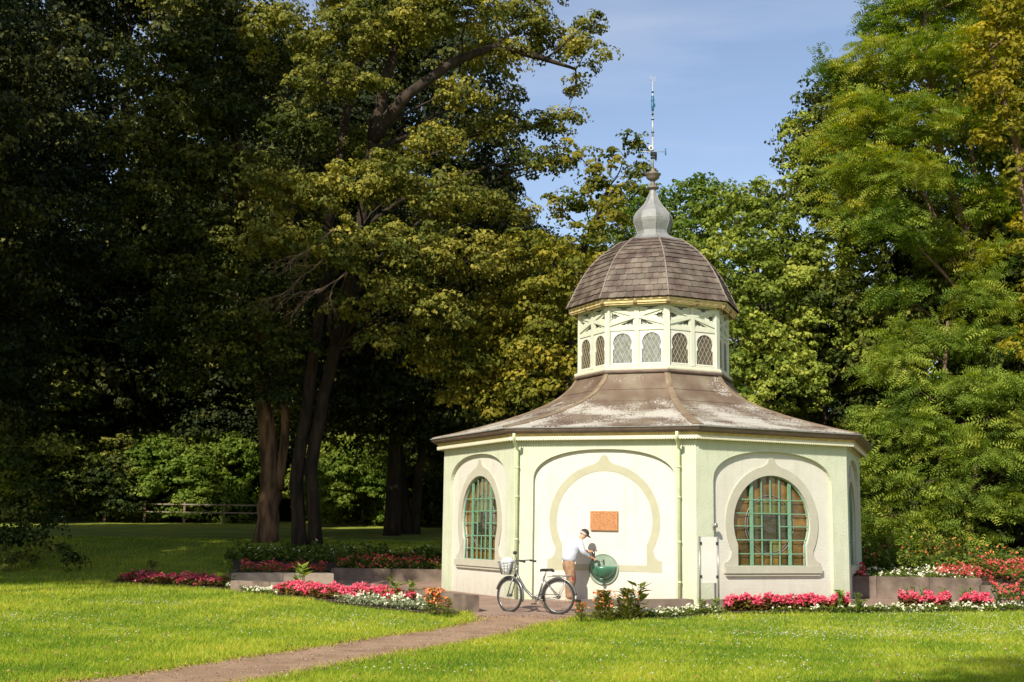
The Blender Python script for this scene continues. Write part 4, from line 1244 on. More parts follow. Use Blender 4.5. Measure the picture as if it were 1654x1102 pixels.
lf_locust = leafmat('leaf_locust', (.06, .11, .016), (.18, .24, .032), (.35, .33, .045), .38)
lf_yellow = leafmat('leaf_yellow', (.12, .14, .016), (.26, .24, .025), (.46, .37, .03), .4)
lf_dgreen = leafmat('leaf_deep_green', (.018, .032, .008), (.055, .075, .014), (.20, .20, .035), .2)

def plobes(lst, base):
    """(px, py, distance, radius in px) -> lobe centres relative to a tree's base"""
    out = []
    for px, py, Y, rp_ in lst:
        p = at(px, py, Y) - base
        out.append((p.x, p.y, p.z, rp_ * Y / FPX))
    return out
def rel(px, py, Y, base):
    p = at(px, py, Y) - base; return (p.x, p.y, p.z)
def hzp(x, y): return Vector((x, y, float(hz(y))))
rgl = random.Random(21)

# -- the great twin-stemmed tree whose boughs reach towards the finial
b2 = hzp(-6.8, 41.5)
tr2 = [([(0, 0, 0), rel(478, 780, 41.3, b2), rel(497, 640, 41, b2), rel(520, 480, 41, b2), rel(535, 330, 41, b2), rel(560, 180, 41, b2), rel(590, 60, 41, b2)], .23, .12),
       ([(.5, .1, 0), rel(502, 760, 41.2, b2), rel(522, 640, 41, b2), rel(558, 490, 40.5, b2), rel(590, 330, 40, b2), rel(603, 215, 39.5, b2)], .21, .17),
       ([rel(603, 225, 39.5, b2), rel(650, 160, 39, b2), rel(730, 100, 39.5, b2), rel(800, 75, 40.5, b2), rel(880, 95, 41.3, b2), rel(930, 112, 41.5, b2)], .22, .05),
       ([rel(603, 225, 39.5, b2), rel(625, 120, 39.5, b2), rel(660, 20, 39.5, b2), rel(700, -90, 39.5, b2)], .22, .08)]
L2 = [(895, 75, 42.25, 48.36), (945, 85, 40.75, 39.06), (960, 40, 41, 27.9), (930, 140, 42.25, 17.8932), (850, 40, 41.5, 55.8), (800, 90, 41.25, 51.15), (760, 20, 38.2, 65.1), (690, 30, 38.5, 65.1), (640, 60, 39, 55.8),
      (830, 160, 41.75, 22.32), (880, 205, 42, 34.41), (915, 190, 42, 24.7752), (790, 210, 41, 34.41), (850, 265, 41.5, 41.292), (900, 260, 41.75, 27.528), (745, 150, 39, 42.78), (560, 60, 38.5, 69.75), (520, 130, 38, 55.8), (610, 140, 38, 31.62),
      (700, 240, 38.5, 51.15), (640, 290, 38, 55.8), (720, 330, 38, 60.45), (790, 340, 40.5, 41.292), (850, 350, 41.5, 23.25), (570, 300, 37.5, 55.8), (500, 330, 37.5, 60.45), (600, 390, 37, 60.45), (680, 410, 37.5, 60.45), (760, 420, 38, 60.45), (830, 430, 40.5, 55.8), (535, 420, 36.8, 55.8), (450, 390, 37, 55.8),
      (640, 480, 37.5, 51.15), (720, 510, 38, 55.8), (800, 510, 40.5, 55.8), (590, 240, 42, 55.8), (480, 220, 40, 55.8), (620, 550, 38.5, 37.2), (560, 500, 38, 33.48), (580, -20, 39, 74.4), (680, -60, 39, 74.4), (800, -50, 41.25, 74.4), (880, -20, 42, 46.5),(450, 60, 39, 65.1), (440, 300, 38, 41.85)]
tree_meshes('great', 2, tr2, plobes(L2, b2), dict(dens=34, nl=62, L=.125, Wd=.095, flat=.8, droop=.5, spread=.9, lobevar=.11), lf_olive, bark, 3)
put_tree('great', 'broadleaf_tree', b2, 0, 1, 'great twin-stemmed tree leaning right, its boughs reaching across the sky to the finial')
# dead bare twigs hanging in that tree
g = MB(); rr = random.Random(8)
def twig(g, p, d, ln, r_, depth):
    pts = [p]; q = p.copy(); dd = d.copy()
    for i in range(5):
        dd = (dd + Vector((rr.uniform(-.4, .4), rr.uniform(-.2, .2), rr.uniform(-.35, .25)))).normalized(); q = q + dd * ln / 5; pts.append(q.copy())
        if depth and rr.random() < .75: twig(g, q.copy(), (dd + Vector((rr.uniform(-.9, .9), rr.uniform(-.3, .3), rr.uniform(-.8, .4)))).normalized(), ln * .55, r_ * .55, depth - 1)
    g.tube(pts, [r_ * (1 - .16 * i) for i in range(6)], 5)
for px, py in ((505, 445), (520, 400), (540, 470)):
    twig(g, at(px + 20, py - 30, 36.3), Vector((-.5, -.3, -.6)), 1.5, .030, 3)
dt = g.obj('dead_branches', bark_pale, bpy.data.objects['broadleaf_tree']); dt.matrix_parent_inverse = Matrix.Translation(-b2)

# -- the broad flaking trunk to its left
b1 = hzp(-8.1, 42.3)
tr1 = [([(0, 0, 0), rel(436, 800, 42.1, b1), rel(436, 740, 42, b1), rel(428, 670, 42, b1), rel(420, 560, 42, b1), rel(400, 400, 42.5, b1), rel(380, 200, 43, b1), rel(370, 0, 43, b1)], .38, .13),
       ([rel(450, 790, 42, b1), rel(462, 690, 41.8, b1), rel(452, 600, 42, b1), rel(470, 470, 42, b1), rel(470, 300, 42, b1)], .17, .08)]
L1 = [(440, 640, 40, 32), (470, 560, 40, 45), (420, 600, 40.5, 45), (400, 520, 40, 60), (350, 560, 41, 60), (450, 470, 40, 60), (360, 450, 41, 65), (300, 500, 41.5, 65), (400, 390, 41, 65), (320, 370, 41.5, 70), (250, 420, 42, 70), (420, 290, 41, 60), (350, 270, 41.5, 70), (270, 310, 42, 75), (380, 180, 41, 70), (300, 190, 42, 75), (230, 230, 42, 70), (420, 110, 41.5, 70), (340, 80, 42, 75), (260, 110, 42, 75), (400, 10, 42, 75), (310, -20, 42, 80), (470, 620, 42.5, 40), (300, 610, 42, 45), (240, 550, 43, 60), (200, 340, 43, 60)]
tree_meshes('flaky', 5, tr1, plobes(L1, b1), dict(dens=30, nl=44, L=.15, Wd=.11, flat=.75, droop=.6), lf_dgreen, mat('flaking_sunfleck_bark', (.20, .115, .065), .95, (.05, .032, .02), 5, bump=1., bscale=14, contrast=(.38, .62), stretch=.22), 3)  # pale bark patches stand for flakes and for sun flecks painted into the colour
put_tree('flaky', 'broadleaf_tree', b1, 0, 1, 'broad tree with flaking sun-flecked trunk, left of the twin-stemmed tree')

# -- generic crowns shared by the trees further back and beyond the frame
def generic(key, seed, H, Rr, base, nlob, rl, lm, leaf, tr=.3, shape='oval', lean=(0, 0), bark_m=bark, twigs=2):
    pr_ = random.Random(seed); lobes = env_lobes(pr_, nlob, H, Rr, base, rl, shape, lean)
    tr_ = [([(0, 0, 0), (lean[0] * .1, lean[1] * .1, H * .2), (lean[0] * .35 + .2, lean[1] * .35, H * .45), (lean[0] * .7, lean[1] * .7 - .1, H * .7), (lean[0], lean[1], H * .93)], tr, .05)]
    tree_meshes(key, seed, tr_, lobes, leaf, lm, bark_m, twigs)
generic('oak', 31, 21, 5.6, 4.0, 40, 2.0, lf_shaded, dict(dens=15, nl=40, L=.20, Wd=.15, flat=.75, droop=.4, spread=1.4))
generic('lime', 32, 17, 4.0, 3.2, 34, 1.65, lf_green, dict(dens=20, nl=40, L=.17, Wd=.12, flat=.85, droop=.3, spread=1.1))
generic('young', 33, 8.5, 2.6, .6, 22, 1.15, lf_dgreen, dict(dens=30, nl=36, L=.17, Wd=.12, flat=.85, droop=.4), tr=.10)

generic('high', 34, 23, 4.2, 12.5, 26, 1.9, lf_shaded, dict(dens=15, nl=36, L=.20, Wd=.15, flat=.75, droop=.4, spread=1.4))
# dark trees on the left: (x, y, kind, scale, turn, label)
dark = [(-20.3, 42.5, .84, 'nearest dark tree on the left, crown black in shade above the shaded grass'),
        (-34, 51, 1.1, 'dark tree at the left edge of the wood, behind the drooping shrub'),
        (-4.6, 49.8, .95, 'dark tree seen just behind the flaking trunk and the twin-stemmed tree'),
        (-28, 58, 1.2, 'tall dark tree behind the left edge of the wood'),
        (-12.5, 70, 1.2, 'dark tree standing far behind the rail fence'),
        (-.8, 57, .62, 'dark tree behind the forked trunks beside the pavilion roof'),
        (-21.5, 67, 1.42, 'dark tree far behind the left end of the rail fence')]
for i, (x, y, s_, lb) in enumerate(dark):
    put_tree('oak', 'shaded_tree', hzp(x, y), i * 1.9, (s_, s_, s_ * 1.06), lb, 'dark trees of the left wood')
back = [(-30, 72, 'pale specked tree'), (-21, 74, ''), (-13.5, 76, ''), (-6.5, 73, ''), (0.5, 72, ''), (-36, 62, ''), (8.5, 76, ''), (16, 73, ''), (24, 70, ''), (33, 66, ''), (-17.5, 68, ''), (-2.8, 66, ''), (-9.8, 68, ''), (-24.5, 66, '')]
for i, (x, y, _) in enumerate(back):
    s_ = .82 + .1 * ((i * 7) % 3)
    if x > 3: s_ *= .72
    elif x > -4: s_ *= .85
    put_tree('oak', 'distant_tree', hzp(x, y), i * 2.3 + .4, (s_ * 1.1, s_ * 1.1, s_), 'distant tree closing the view between the nearer trunks of the wood' if x < 3 else 'distant tree hidden behind the green crowns right of the pavilion', 'trees at the back of the wood' if x < 3 else 'trees far behind the pavilion')
# thin trunk pair right of the bright shrub
b3 = hzp(-4.25, 52.0)
tr3 = [([(0, 0, 0), rel(648, 790, 52, b3), rel(640, 700, 52, b3), rel(632, 560, 52, b3), rel(640, 400, 52, b3)], .36, .12), ([(.35, 0, 0), rel(676, 760, 52, b3), rel(690, 680, 52, b3), rel(700, 560, 52, b3)], .22, .08)]
L3 = [(600, 640, 50, 45), (650, 600, 51, 50), (710, 620, 50, 50), (740, 560, 51, 50), (690, 540, 52, 50), (630, 520, 52, 55), (580, 560, 51, 45), (740, 650, 51, 40), (660, 450, 52, 60), (730, 470, 52, 60), (600, 690, 50, 26), (700, 680, 50, 28)]
tree_meshes('pair', 7, tr3, plobes(L3, b3), dict(dens=22, nl=40, L=.18, Wd=.13, flat=.75, droop=.5), lf_dgreen, bark, 3)
put_tree('pair', 'broadleaf_tree', b3, 0, 1, 'two thin forked trunks right of the bright shrub, left of the pavilion')
# olive and yellow-green trees behind the lantern on its left
b4 = hzp(1.4, 41)
L4 = [(1010, 250, 40, 34), (1035, 275, 40, 24), (985, 290, 40, 42), (1020, 320, 39.5, 34), (950, 330, 40, 40), (985, 350, 39, 40), (930, 250, 41, 30), (990, 400, 39, 40), (940, 385, 40, 38), (1000, 430, 39, 40), (960, 450, 39, 45), (905, 340, 40.5, 35)]
tr4 = [([(0, 0, 0), rel(905, 700, 41, b4), rel(925, 500, 41, b4), rel(945, 400, 41, b4), rel(985, 300, 41, b4)], .26, .06)]
tree_meshes('airy', 9, tr4, plobes(L4, b4), dict(dens=20, nl=44, L=.15, Wd=.11, flat=.85, droop=.4, spread=.85), MATS.get('leaf_yellow_green') or leafmat('leaf_yellow_green', (.07, .095, .014), (.21, .21, .028), (.38, .31, .04), .35), bark, 4)
put_tree('airy', 'broadleaf_tree', b4, 0, 1, 'airy olive tree whose top shows sky just left of the finial')
b5 = hzp(.6, 40.2)
L5 = [(900, 420, 38.5, 42), (870, 470, 38.5, 42), (930, 440, 38.5, 36), (890, 530, 38.5, 48), (940, 490, 38.5, 32), (850, 400, 39.5, 36), (905, 590, 38.5, 40), (860, 560, 39, 45), (820, 620, 39.5, 45), (870, 640, 39, 45), (780, 660, 40, 40), (740, 640, 40.5, 35), (860, 500, 39.5, 50), (840, 590, 39.5, 55), (760, 590, 40, 55), (700, 580, 40.5, 50), (800, 530, 40.5, 55)]
tr5 = [([(0, 0, 0), rel(870, 700, 40.4, b5), rel(880, 560, 40.4, b5), rel(895, 420, 40.4, b5)], .2, .05)]
tree_meshes('yellowish', 10, tr5, plobes(L5, b5), dict(dens=30, nl=44, L=.15, Wd=.11, flat=.85, droop=.3), leafmat('leaf_yellow_green', (.07, .095, .014), (.21, .21, .028), (.38, .31, .04), .35), bark, 3)
put_tree('yellowish', 'broadleaf_tree', b5, 0, 1, 'yellow-green tree just left of the slated dome')
# bushy green trees right of the lantern
for key, seed, bx_, by_, lst, lb in (
    ('bushy_a', 12, 9.0, 44, [(1215, 315, 44, 34), (1190, 350, 43, 42), (1250, 350, 43, 38), (1165, 400, 43, 36), (1215, 410, 42, 48), (1270, 400, 43, 40), (1180, 460, 42, 40), (1235, 470, 41.5, 48), (1290, 460, 42.5, 40), (1190, 530, 41, 36), (1240, 545, 41, 44), (1295, 530, 42, 42), (1210, 600, 40.5, 36), (1260, 610, 40.5, 44), (1310, 600, 41.5, 40), (1230, 650, 40, 32), (1150, 440, 44, 30), (1300, 650, 41, 40), (1130, 410, 45, 30)], 'bushy light green tree rising directly right of the slated dome'),
    ('bushy_b', 13, 13.0, 45, [(1295, 215, 46, 30), (1310, 250, 45, 36), (1285, 290, 45, 30), (1330, 300, 44, 44), (1345, 230, 46, 40), (1300, 350, 44, 40), (1360, 370, 43.5, 44), (1330, 430, 43, 44), (1390, 440, 43, 44), (1350, 500, 42.5, 44), (1410, 510, 42.5, 44), (1370, 570, 42, 44), (1430, 590, 42, 44), (1345, 125, 46, 20), (1372, 155, 46, 36), (1425, 60, 46, 30), (1420, 130, 46, 48), (1440, 40, 46, 40)], 'taller light green tree between the bushy tree and the feathery tree')):
    bb = hzp(bx_, by_)
    lo_ = plobes(lst, bb)
    tt_ = [([(0, 0, 0), (0.1, 0, 3), (0, 0, 7), (lo_[0][0] * .7, 0, lo_[0][2] * .8)], .24, .05)]
    tree_meshes(key, seed, tt_, lo_, dict(dens=30, nl=44, L=.145, Wd=.11, flat=.95, droop=.3, spread=.8), lf_green, bark, 3)
    put_tree(key, 'bushy_tree', bb, 0, 1, lb)
b6 = hzp(6.4, 62)
generic('far_green', 35, 16.5, 3.2, 6, 20, 1.5, lf_bright, dict(dens=22, nl=36, L=.17, Wd=.13, flat=.95, droop=.3))
put_tree('far_green', 'bushy_tree', b6, 0, 1, 'small far tree top showing just right of the onion finial')
put_tree('far_green', 'bushy_tree', hzp(9.5, 60), 2, 1, 'far tree between the onion finial and the bushy light green tree')
# feathery locust on the right
b7 = hzp(15.6, 42.5)
L7 = [(1450, 30, 42, 60), (1520, 0, 41, 70), (1590, -20, 41, 70), (1420, 100, 41, 62), (1490, 100, 40, 66), (1560, 90, 40, 62), (1370, 180, 41.5, 45), (1420, 190, 40, 62), (1490, 200, 39.5, 62), (1560, 200, 40, 50), (1350, 240, 41, 48), (1400, 280, 39.5, 62), (1470, 290, 39, 66), (1540, 300, 40.5, 45), (1380, 350, 40, 52), (1440, 370, 39, 58), (1510, 400, 40.5, 45), (1620, 330, 40, 55), (1600, 420, 40, 45), (1650, 420, 40, 50), (1450, 480, 40, 42), (1580, 480, 39, 50), (1640, 520, 38.5, 55), (1370, 130, 42, 36), (1345, 300, 41.5, 34), (1330, 105, 42, 24), (1500, -60, 42, 80), (1600, -80, 42, 80)]
tr7 = [([(0, 0, 0), rel(1592, 700, 42.3, b7), rel(1588, 560, 42, b7), rel(1575, 420, 41.5, b7), rel(1545, 330, 41, b7), rel(1515, 230, 41, b7), rel(1500, 120, 41, b7), rel(1490, 0, 41, b7)], .24, .07),
       ([rel(1590, 640, 42, b7), rel(1545, 430, 41, b7), rel(1500, 330, 40.5, b7), rel(1450, 250, 40.5, b7)], .13, .04),
       ([rel(1592, 600, 42, b7), rel(1600, 420, 41.5, b7), rel(1570, 250, 41.5, b7), rel(1540, 100, 41.5, b7)], .14, .05)]
tree_meshes('locust', 15, tr7, plobes(L7, b7), dict(dens=36, nl=22, L=.26, Wd=.10, flat=.8, droop=.4, fronds=True, jitter=.75, lobevar=.12, spread=.85), lf_locust, bark_pale, 3)
put_tree('locust', 'feathery_tree', b7, 0, 1, 'tall feathery-leaved tree with slim leaning stems right of the pavilion')
# low feathery boughs down to the flower bed
b8 = hzp(13.0, 38.5)
L8 = [(1440, 600, 38, 55), (1500, 640, 37.5, 55), (1560, 640, 37, 58), (1620, 640, 36.5, 60), (1470, 700, 37, 55), (1420, 680, 38, 45), (1530, 720, 36.5, 58), (1590, 740, 36, 58), (1430, 760, 37.5, 48), (1490, 790, 36.5, 52), (1560, 810, 36, 54), (1620, 820, 36, 52), (1440, 840, 37, 42), (1500, 860, 36.2, 44), (1400, 800, 38.5, 40), (1410, 860, 38, 34), (1570, 870, 36.2, 36), (1460, 550, 39.5, 50), (1530, 560, 38.5, 50), (1600, 560, 38, 50), (1660, 700, 36, 50), (1670, 800, 36.5, 50)]
tr8 = [([(0, 0, 0), (.1, 0, 2.5), (.2, -.2, 5), (.4, -.3, 7.5)], .14, .04), ([(.6, .1, 0), (1.2, 0, 3), (1.7, -.3, 6)], .11, .03), ([(-.5, .1, 0), (-1.2, -.1, 2), (-1.7, -.4, 4.2)], .09, .03)]
tree_meshes('locust_low', 16, tr8, plobes(L8, b8), dict(dens=36, nl=22, L=.25, Wd=.095, flat=.75, droop=.45, fronds=True, jitter=.75, lobevar=.1, spread=.8), lf_locust, bark_pale, 3)
put_tree('locust_low', 'feathery_tree', b8, 0, 1, 'low spreading feathery tree hanging down to the right flower bed', mat_over=leafmat('leaf_locust_fresh', (.055, .09, .014), (.17, .235, .032), (.33, .36, .055), .38))
# yellowing tree at the right edge
b9 = hzp(17.2, 38)
L9 = [(1640, 20, 38, 55), (1600, 70, 38, 40), (1660, 100, 37.5, 55), (1610, 150, 37.5, 45), (1580, 120, 38, 30), (1640, 200, 37, 45), (1600, 230, 38, 30), (1670, 280, 37, 50), (1650, 570, 36.5, 24), (1680, 380, 37, 50), (1690, 20, 37, 60), (1710, 500, 37, 60), (1720, 200, 37, 70)]
tr9 = [([(0, 0, 0), rel(1680, 700, 38, b9), rel(1670, 450, 38, b9), rel(1645, 250, 38, b9), rel(1600, 80, 38, b9)], .24, .06)]
tree_meshes('yellow', 17, tr9, plobes(L9, b9), dict(dens=30, nl=40, L=.15, Wd=.11, flat=.9, droop=.6, spread=.85), lf_yellow, bark_pale, 3)
put_tree('yellow', 'yellowing_tree', b9, 0, 1, 'yellowing tree at the right edge of the park')
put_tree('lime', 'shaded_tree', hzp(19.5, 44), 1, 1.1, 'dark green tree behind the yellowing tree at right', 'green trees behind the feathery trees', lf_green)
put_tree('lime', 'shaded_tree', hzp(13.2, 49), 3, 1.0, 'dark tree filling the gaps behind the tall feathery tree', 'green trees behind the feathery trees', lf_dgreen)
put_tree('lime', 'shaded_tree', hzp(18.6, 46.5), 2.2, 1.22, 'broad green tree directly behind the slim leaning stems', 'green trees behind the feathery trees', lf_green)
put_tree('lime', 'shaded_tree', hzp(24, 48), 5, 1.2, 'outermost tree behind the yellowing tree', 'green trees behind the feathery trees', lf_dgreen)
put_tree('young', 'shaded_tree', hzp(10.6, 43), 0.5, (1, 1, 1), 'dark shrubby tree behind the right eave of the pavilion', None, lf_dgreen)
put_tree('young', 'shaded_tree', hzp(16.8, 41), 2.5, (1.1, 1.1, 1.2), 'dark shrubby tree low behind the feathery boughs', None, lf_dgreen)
put_tree('young', 'shaded_tree', hzp(18.5, 36.5), 4.1, (.8, .8, 1.0), 'dark shrubby tree at the right edge under the yellowing tree', None, lf_shaded)

# understorey: shrubs and young trees
generic('shrub', 41, 3.6, 2.3, .2, 16, .85, lf_bright, dict(dens=60, nl=36, L=.15, Wd=.11, flat=.9, droop=.3, spread=.7), tr=.05, shape='dome')
sh = [(585, 61, 1.0, (1.05, 1, 1.05), lf_bright, 'bright round sunlit shrub right of the twin-stemmed tree'),
      (545, 64, 2.0, (1.0, 1, 1.1), lf_green, 'green shrub close behind the dark trunks, left of the round one'),
      (240, 63, 3.0, (1.3, 1, 1.05), lf_bright, 'sunlit shrub behind the left end of the rail fence'),
      (300, 65, 4.0, (1.2, 1, 1.1), lf_green, 'sunlit shrub behind the middle of the rail fence'),
      (375, 65, 5.0, (1.2, 1, 1.1), lf_bright, 'sunlit shrub behind the rail fence beside the flaking trunk'),
      (735, 62, 6.0, (1.0, 1, 1.0), lf_dgreen, 'dim shrub beside the pavilion wall, right of the forked trunks'),
      (160, 62, 7.0, (1.2, 1, 1.0), lf_dgreen, 'dim shrub in the shade at the far left of the fence')]
for px, Y, rz_, sc_, m_, lb in sh:
    x = at(px, 850, Y).x
    put_tree('shrub', 'shrub', hzp(x, Y), rz_, sc_, lb, None, m_, 'shrub')
for i, (x, y, s_) in enumerate([(-24, 62, 1.1), (-20, 72, 1.2), (-14.5, 68, 1.0), (-8.5, 71, 1.1), (-3.2, 70, 1.05), (1.5, 66, 1.0), (-28, 66, 1.2), (-22.8, 61, .9), (-5.3, 66, .95), (-11.5, 71, 1.2), (-32, 70, 1.3), (4.5, 70, 1.2)]):
    put_tree('young', 'young_tree', hzp(x, y), i * 1.3, (s_ * 1.3, s_ * 1.3, s_), 'leafy young tree filling the shade at the back of the wood', 'young trees at the back of the wood', lf_dgreen if i % 3 else lf_green)
# low boughs at the left edge over the shaded grass
bl = hzp(-16.2, 36.5)
LL_ = [(40, 870, 36, 40), (90, 890, 35.8, 26), (10, 830, 36.3, 40), (70, 840, 36.2, 30), (-40, 860, 36, 50), (20, 900, 35.8, 30), (120, 905, 35.6, 14), (60, 790, 37, 34), (10, 740, 37.5, 45), (80, 720, 38, 36)]
tree_meshes('low_bough', 18, [([(0, 0, 0), (.3, -.1, 1.0), (1.0, -.3, 1.9)], .07, .03), ([(-.3, 0, 0), (-.6, 0, 1.5), (-.8, .2, 3.5)], .06, .02)], plobes(LL_, bl), dict(dens=34, nl=30, L=.13, Wd=.10, flat=.6, droop=.8, spread=.8), lf_dgreen, bark, 4)
put_tree('low_bough', 'shrub', bl, 0, 1, 'dark drooping shrub at the left edge where lawn meets shade', None, None, 'shrub')

# trees beyond the left of the frame whose shade falls over the wood, and one behind the viewer
for i, (x, y, s_) in enumerate([(-25.0, 33.5, 1.12), (-20.9, 31.5, .95), (-18.2, 26.0, .80)]):
    put_tree('oak', 'shaded_tree', hzp(x, y), i * 2.1 + 1, (s_, s_, (1.15, 1.02, 1.5)[i]), 'tall tree beyond the left edge, shading the grass and the wood', 'trees beyond the left edge')
put_tree('lime', 'bushy_tree', hzp(-1.4, -3.6), .7, (1, 1, .98), 'tree behind the viewer whose crown shades the lawn corner at bottom right')

put_tree('high', 'shaded_tree', hzp(-15.3, 20.2), .3, (1, 1, 1), 'high-crowned tree left of the lawn whose shade falls past the flower beds')
# the far wood closes every gap under the crowns
rg = np.random.default_rng(91)
n = 52000
X = rg.uniform(-62, 62, n); bank = 3.2 + 1.4 * np.sin(X * .35) + 1.1 * np.sin(X * .9 + 1)
Zr = rg.uniform(0, 1, n) ** 1.25; Y = 84 + 3.5 * np.sin(X * .5) + 2 * np.sin(X * 1.3) + 5 * Zr + rg.normal(0, .9, n)
Z = hz(Y) + Zr * (6 + bank)
c = np.stack([X, Y, Z], 1)
Q = leaf_quads(c, np.array([-.1, -.8, .6]) + rg.normal(0, .5, (n, 3)), rg.normal(0, 1, (n, 3)), .75 * rg.uniform(.6, 1.3, n), .55 * rg.uniform(.6, 1.3, n))
tag(link('distant_wood', quad_mesh('distant_wood', Q, np.clip(rg.normal(.4, .2, n), 0, 1), lf_shaded)), 'dark wood closing the view under the crowns far behind', 'wood', None, 'stuff')

# rail fence at the back
fe = empty('rail_fence', hzp(-15.5, 61), 0, 'weathered low rail fence before the sunlit shrubs at the back', 'fence')
for k in range(5): MB().box(-.05, .05, -.05, .05, -.2, 1.05).obj('post', bark_pale, fe, (-3.9 + k * 1.9, 0, 0))
for zz in (.55, .92): MB().box(-3.95, 3.8, -.075, -.052, zz - .03, zz + .03).obj('rail', mat('rail_wood', (.26, .22, .15), .8, (.18, .14, .10), 6), fe)

# ------------------------------------------------------------------ grass, clover, flower beds, plants
NP = np.random.default_rng(77)
allbeds = [PATHW, PLAZA, BED_L1, BED_L2, BED_L3, BED_R1, BED_R2]
def lawn_points(n, y0, y1, pw=1.6):
    u = NP.uniform(0, 1, n); a = 1 - pw
    Y = (y0 ** a + (y1 ** a - y0 ** a) * u) ** (1 / a)
    X = NP.uniform(-1, 1, n) * (.43 * Y + 2.0)
    keep = np.ones(n, bool)
    for b in allbeds: keep &= ~inside(b, X, Y)
    keep &= ((X - BC.x) ** 2 + (Y - BC.y) ** 2) > 5.6 ** 2
    return X[keep], Y[keep]
X, Y = lawn_points(520000, 13.2, 44, 1.9)
n = len(X)
patch = .5 + .5 * np.sin(X * .9 + 1.7 * np.sin(Y * .6)) * np.sin(Y * .8 + X * .35 + 1.1)
patch = .6 * patch + .4 * (.5 + .5 * np.sin(X * 2.7 + Y * 1.9) * np.sin(Y * 3.1 - X * 1.3))
h = NP.uniform(.03, .075, n) * (1 + .25 * (Y - 13) / 20) * (.75 + .6 * patch)
w = NP.uniform(.007, .012, n) * (1 + .05 * (Y - 13))
t = NP.uniform(0, 2 * np.pi, n)
z = hz(Y)
base = np.stack([X, Y, z - .004], 1); dv = np.stack([np.cos(t), np.sin(t), np.zeros(n)], 1)
lean_ = np.stack([NP.normal(0, .6, n), NP.normal(0, .6, n), np.ones(n)], 1)
Q = np.stack([base - dv * w[:, None] / 2, base + dv * w[:, None] / 2, base + lean_ * h[:, None]], 1)
gm_leaf = leafmat('grass_blade', (.10, .21, .022), (.37, .45, .045), (.66, .58, .11), .5)
me = quad_mesh('grass', Q, np.clip(.08 + .62 * patch + NP.normal(0, .2, n), 0, 1), gm_leaf, corners=3)
tag(link('grass', me), 'short sunlit green lawn grass', 'grass', None, 'stuff')

# longer ragged blades at the path edges with dead leaf litter
def edge_points(poly, n, spread, side=1):
    P = np.array(poly); i = NP.integers(0, len(P), n); t = NP.uniform(0, 1, n)[:, None]
    q = P[i] * (1 - t) + P[(i + 1) % len(P)] * t
    q = q + NP.normal(0, spread, (n, 2))
    return q[:, 0], q[:, 1]
X, Y = edge_points(PATHW, 9000, .10)
k = (Y > 12) & (Y < 24.0); X, Y = X[k], Y[k]; n = len(X)
base = np.stack([X, Y, hz(Y) + .004], 1); t = NP.uniform(0, 6.28, n); dv = np.stack([np.cos(t), np.sin(t), 0 * t], 1)
lean_ = np.stack([NP.normal(0, .6, n), NP.normal(0, .6, n), np.ones(n)], 1); h = NP.uniform(.03, .09, n); w = NP.uniform(.008, .015, n)
Q = np.stack([base - dv * w[:, None] / 2, base + dv * w[:, None] / 2, base + lean_ * h[:, None]], 1)
tag(link('edge_grass', quad_mesh('edge_grass', Q, NP.uniform(.2, .9, n), gm_leaf, corners=3)), 'ragged longer grass along the edges of the path', 'grass', None, 'stuff')
X, Y = edge_points(PATHW, 5000, .16)
k = (Y > 12) & (Y < 24.4); X, Y = X[k], Y[k]; n = len(X)
c = np.stack([X, Y, hz(Y) + .018 + NP.uniform(0, .02, n)], 1)
Q = leaf_quads(c, np.array([0, 0, 1.]) + NP.normal(0, .35, (n, 3)), NP.normal(0, 1, (n, 3)) * np.array([1, 1, .2]), NP.uniform(.02, .05, n), NP.uniform(.015, .03, n))
litter_m = leafmat('litter', (.10, .05, .025), (.22, .12, .05), (.36, .24, .11), .1)
tag(link('leaf_litter', quad_mesh('leaf_litter', Q, NP.uniform(0, 1, n), litter_m)), 'brown dead leaves littering the edges of the path', 'leaf litter', None, 'stuff')
X, Y = lawn_points(900, 13.5, 33, 1.4); n = len(X)
c = np.stack([X, Y, hz(Y) + .05 + NP.uniform(0, .02, n)], 1)
Q = leaf_quads(c, np.array([0, -.3, 1.]) + NP.normal(0, .4, (n, 3)), NP.normal(0, 1, (n, 3)) * np.array([1, 1, .2]), NP.uniform(.03, .06, n), NP.uniform(.02, .04, n))
tag(link('fallen_leaves', quad_mesh('fallen_leaves', Q, NP.uniform(0, 1, n), litter_m)), 'few yellow-brown fallen leaves lying on the lawn', 'fallen leaves', None, 'stuff')
# pebbles on the path
pb = []
PX, PY = NP.uniform(-7, 1.5, 9000), NP.uniform(12.5, 25.5, 9000)
k = inside(PATH, PX, PY); PX, PY = PX[k], PY[k]; n = len(PX)
c = np.stack([PX, PY, hz(PY) + .010], 1); s_ = NP.uniform(.005, .014, n)
oct_v = np.array([[1, 0, 0], [0, 1, 0], [-1, 0, 0], [0, -1, 0], [0, 0, .7]])
tri_ = [(0, 1, 4), (1, 2, 4), (2, 3, 4), (3, 0, 4)]
Q = np.concatenate([np.stack([c + oct_v[a] * s_[:, None] for a in tr], 1) for tr in tri_])
pebm = leafmat('pebble', (.12, .08, .06), (.26, .18, .14), (.48, .38, .30), .0)
tag(link('pebbles', quad_mesh('pebbles', Q, np.tile(NP.uniform(0, 1, n), 4), pebm, corners=3)), 'loose pebbles strewn over the brown path', 'pebbles', None, 'stuff')

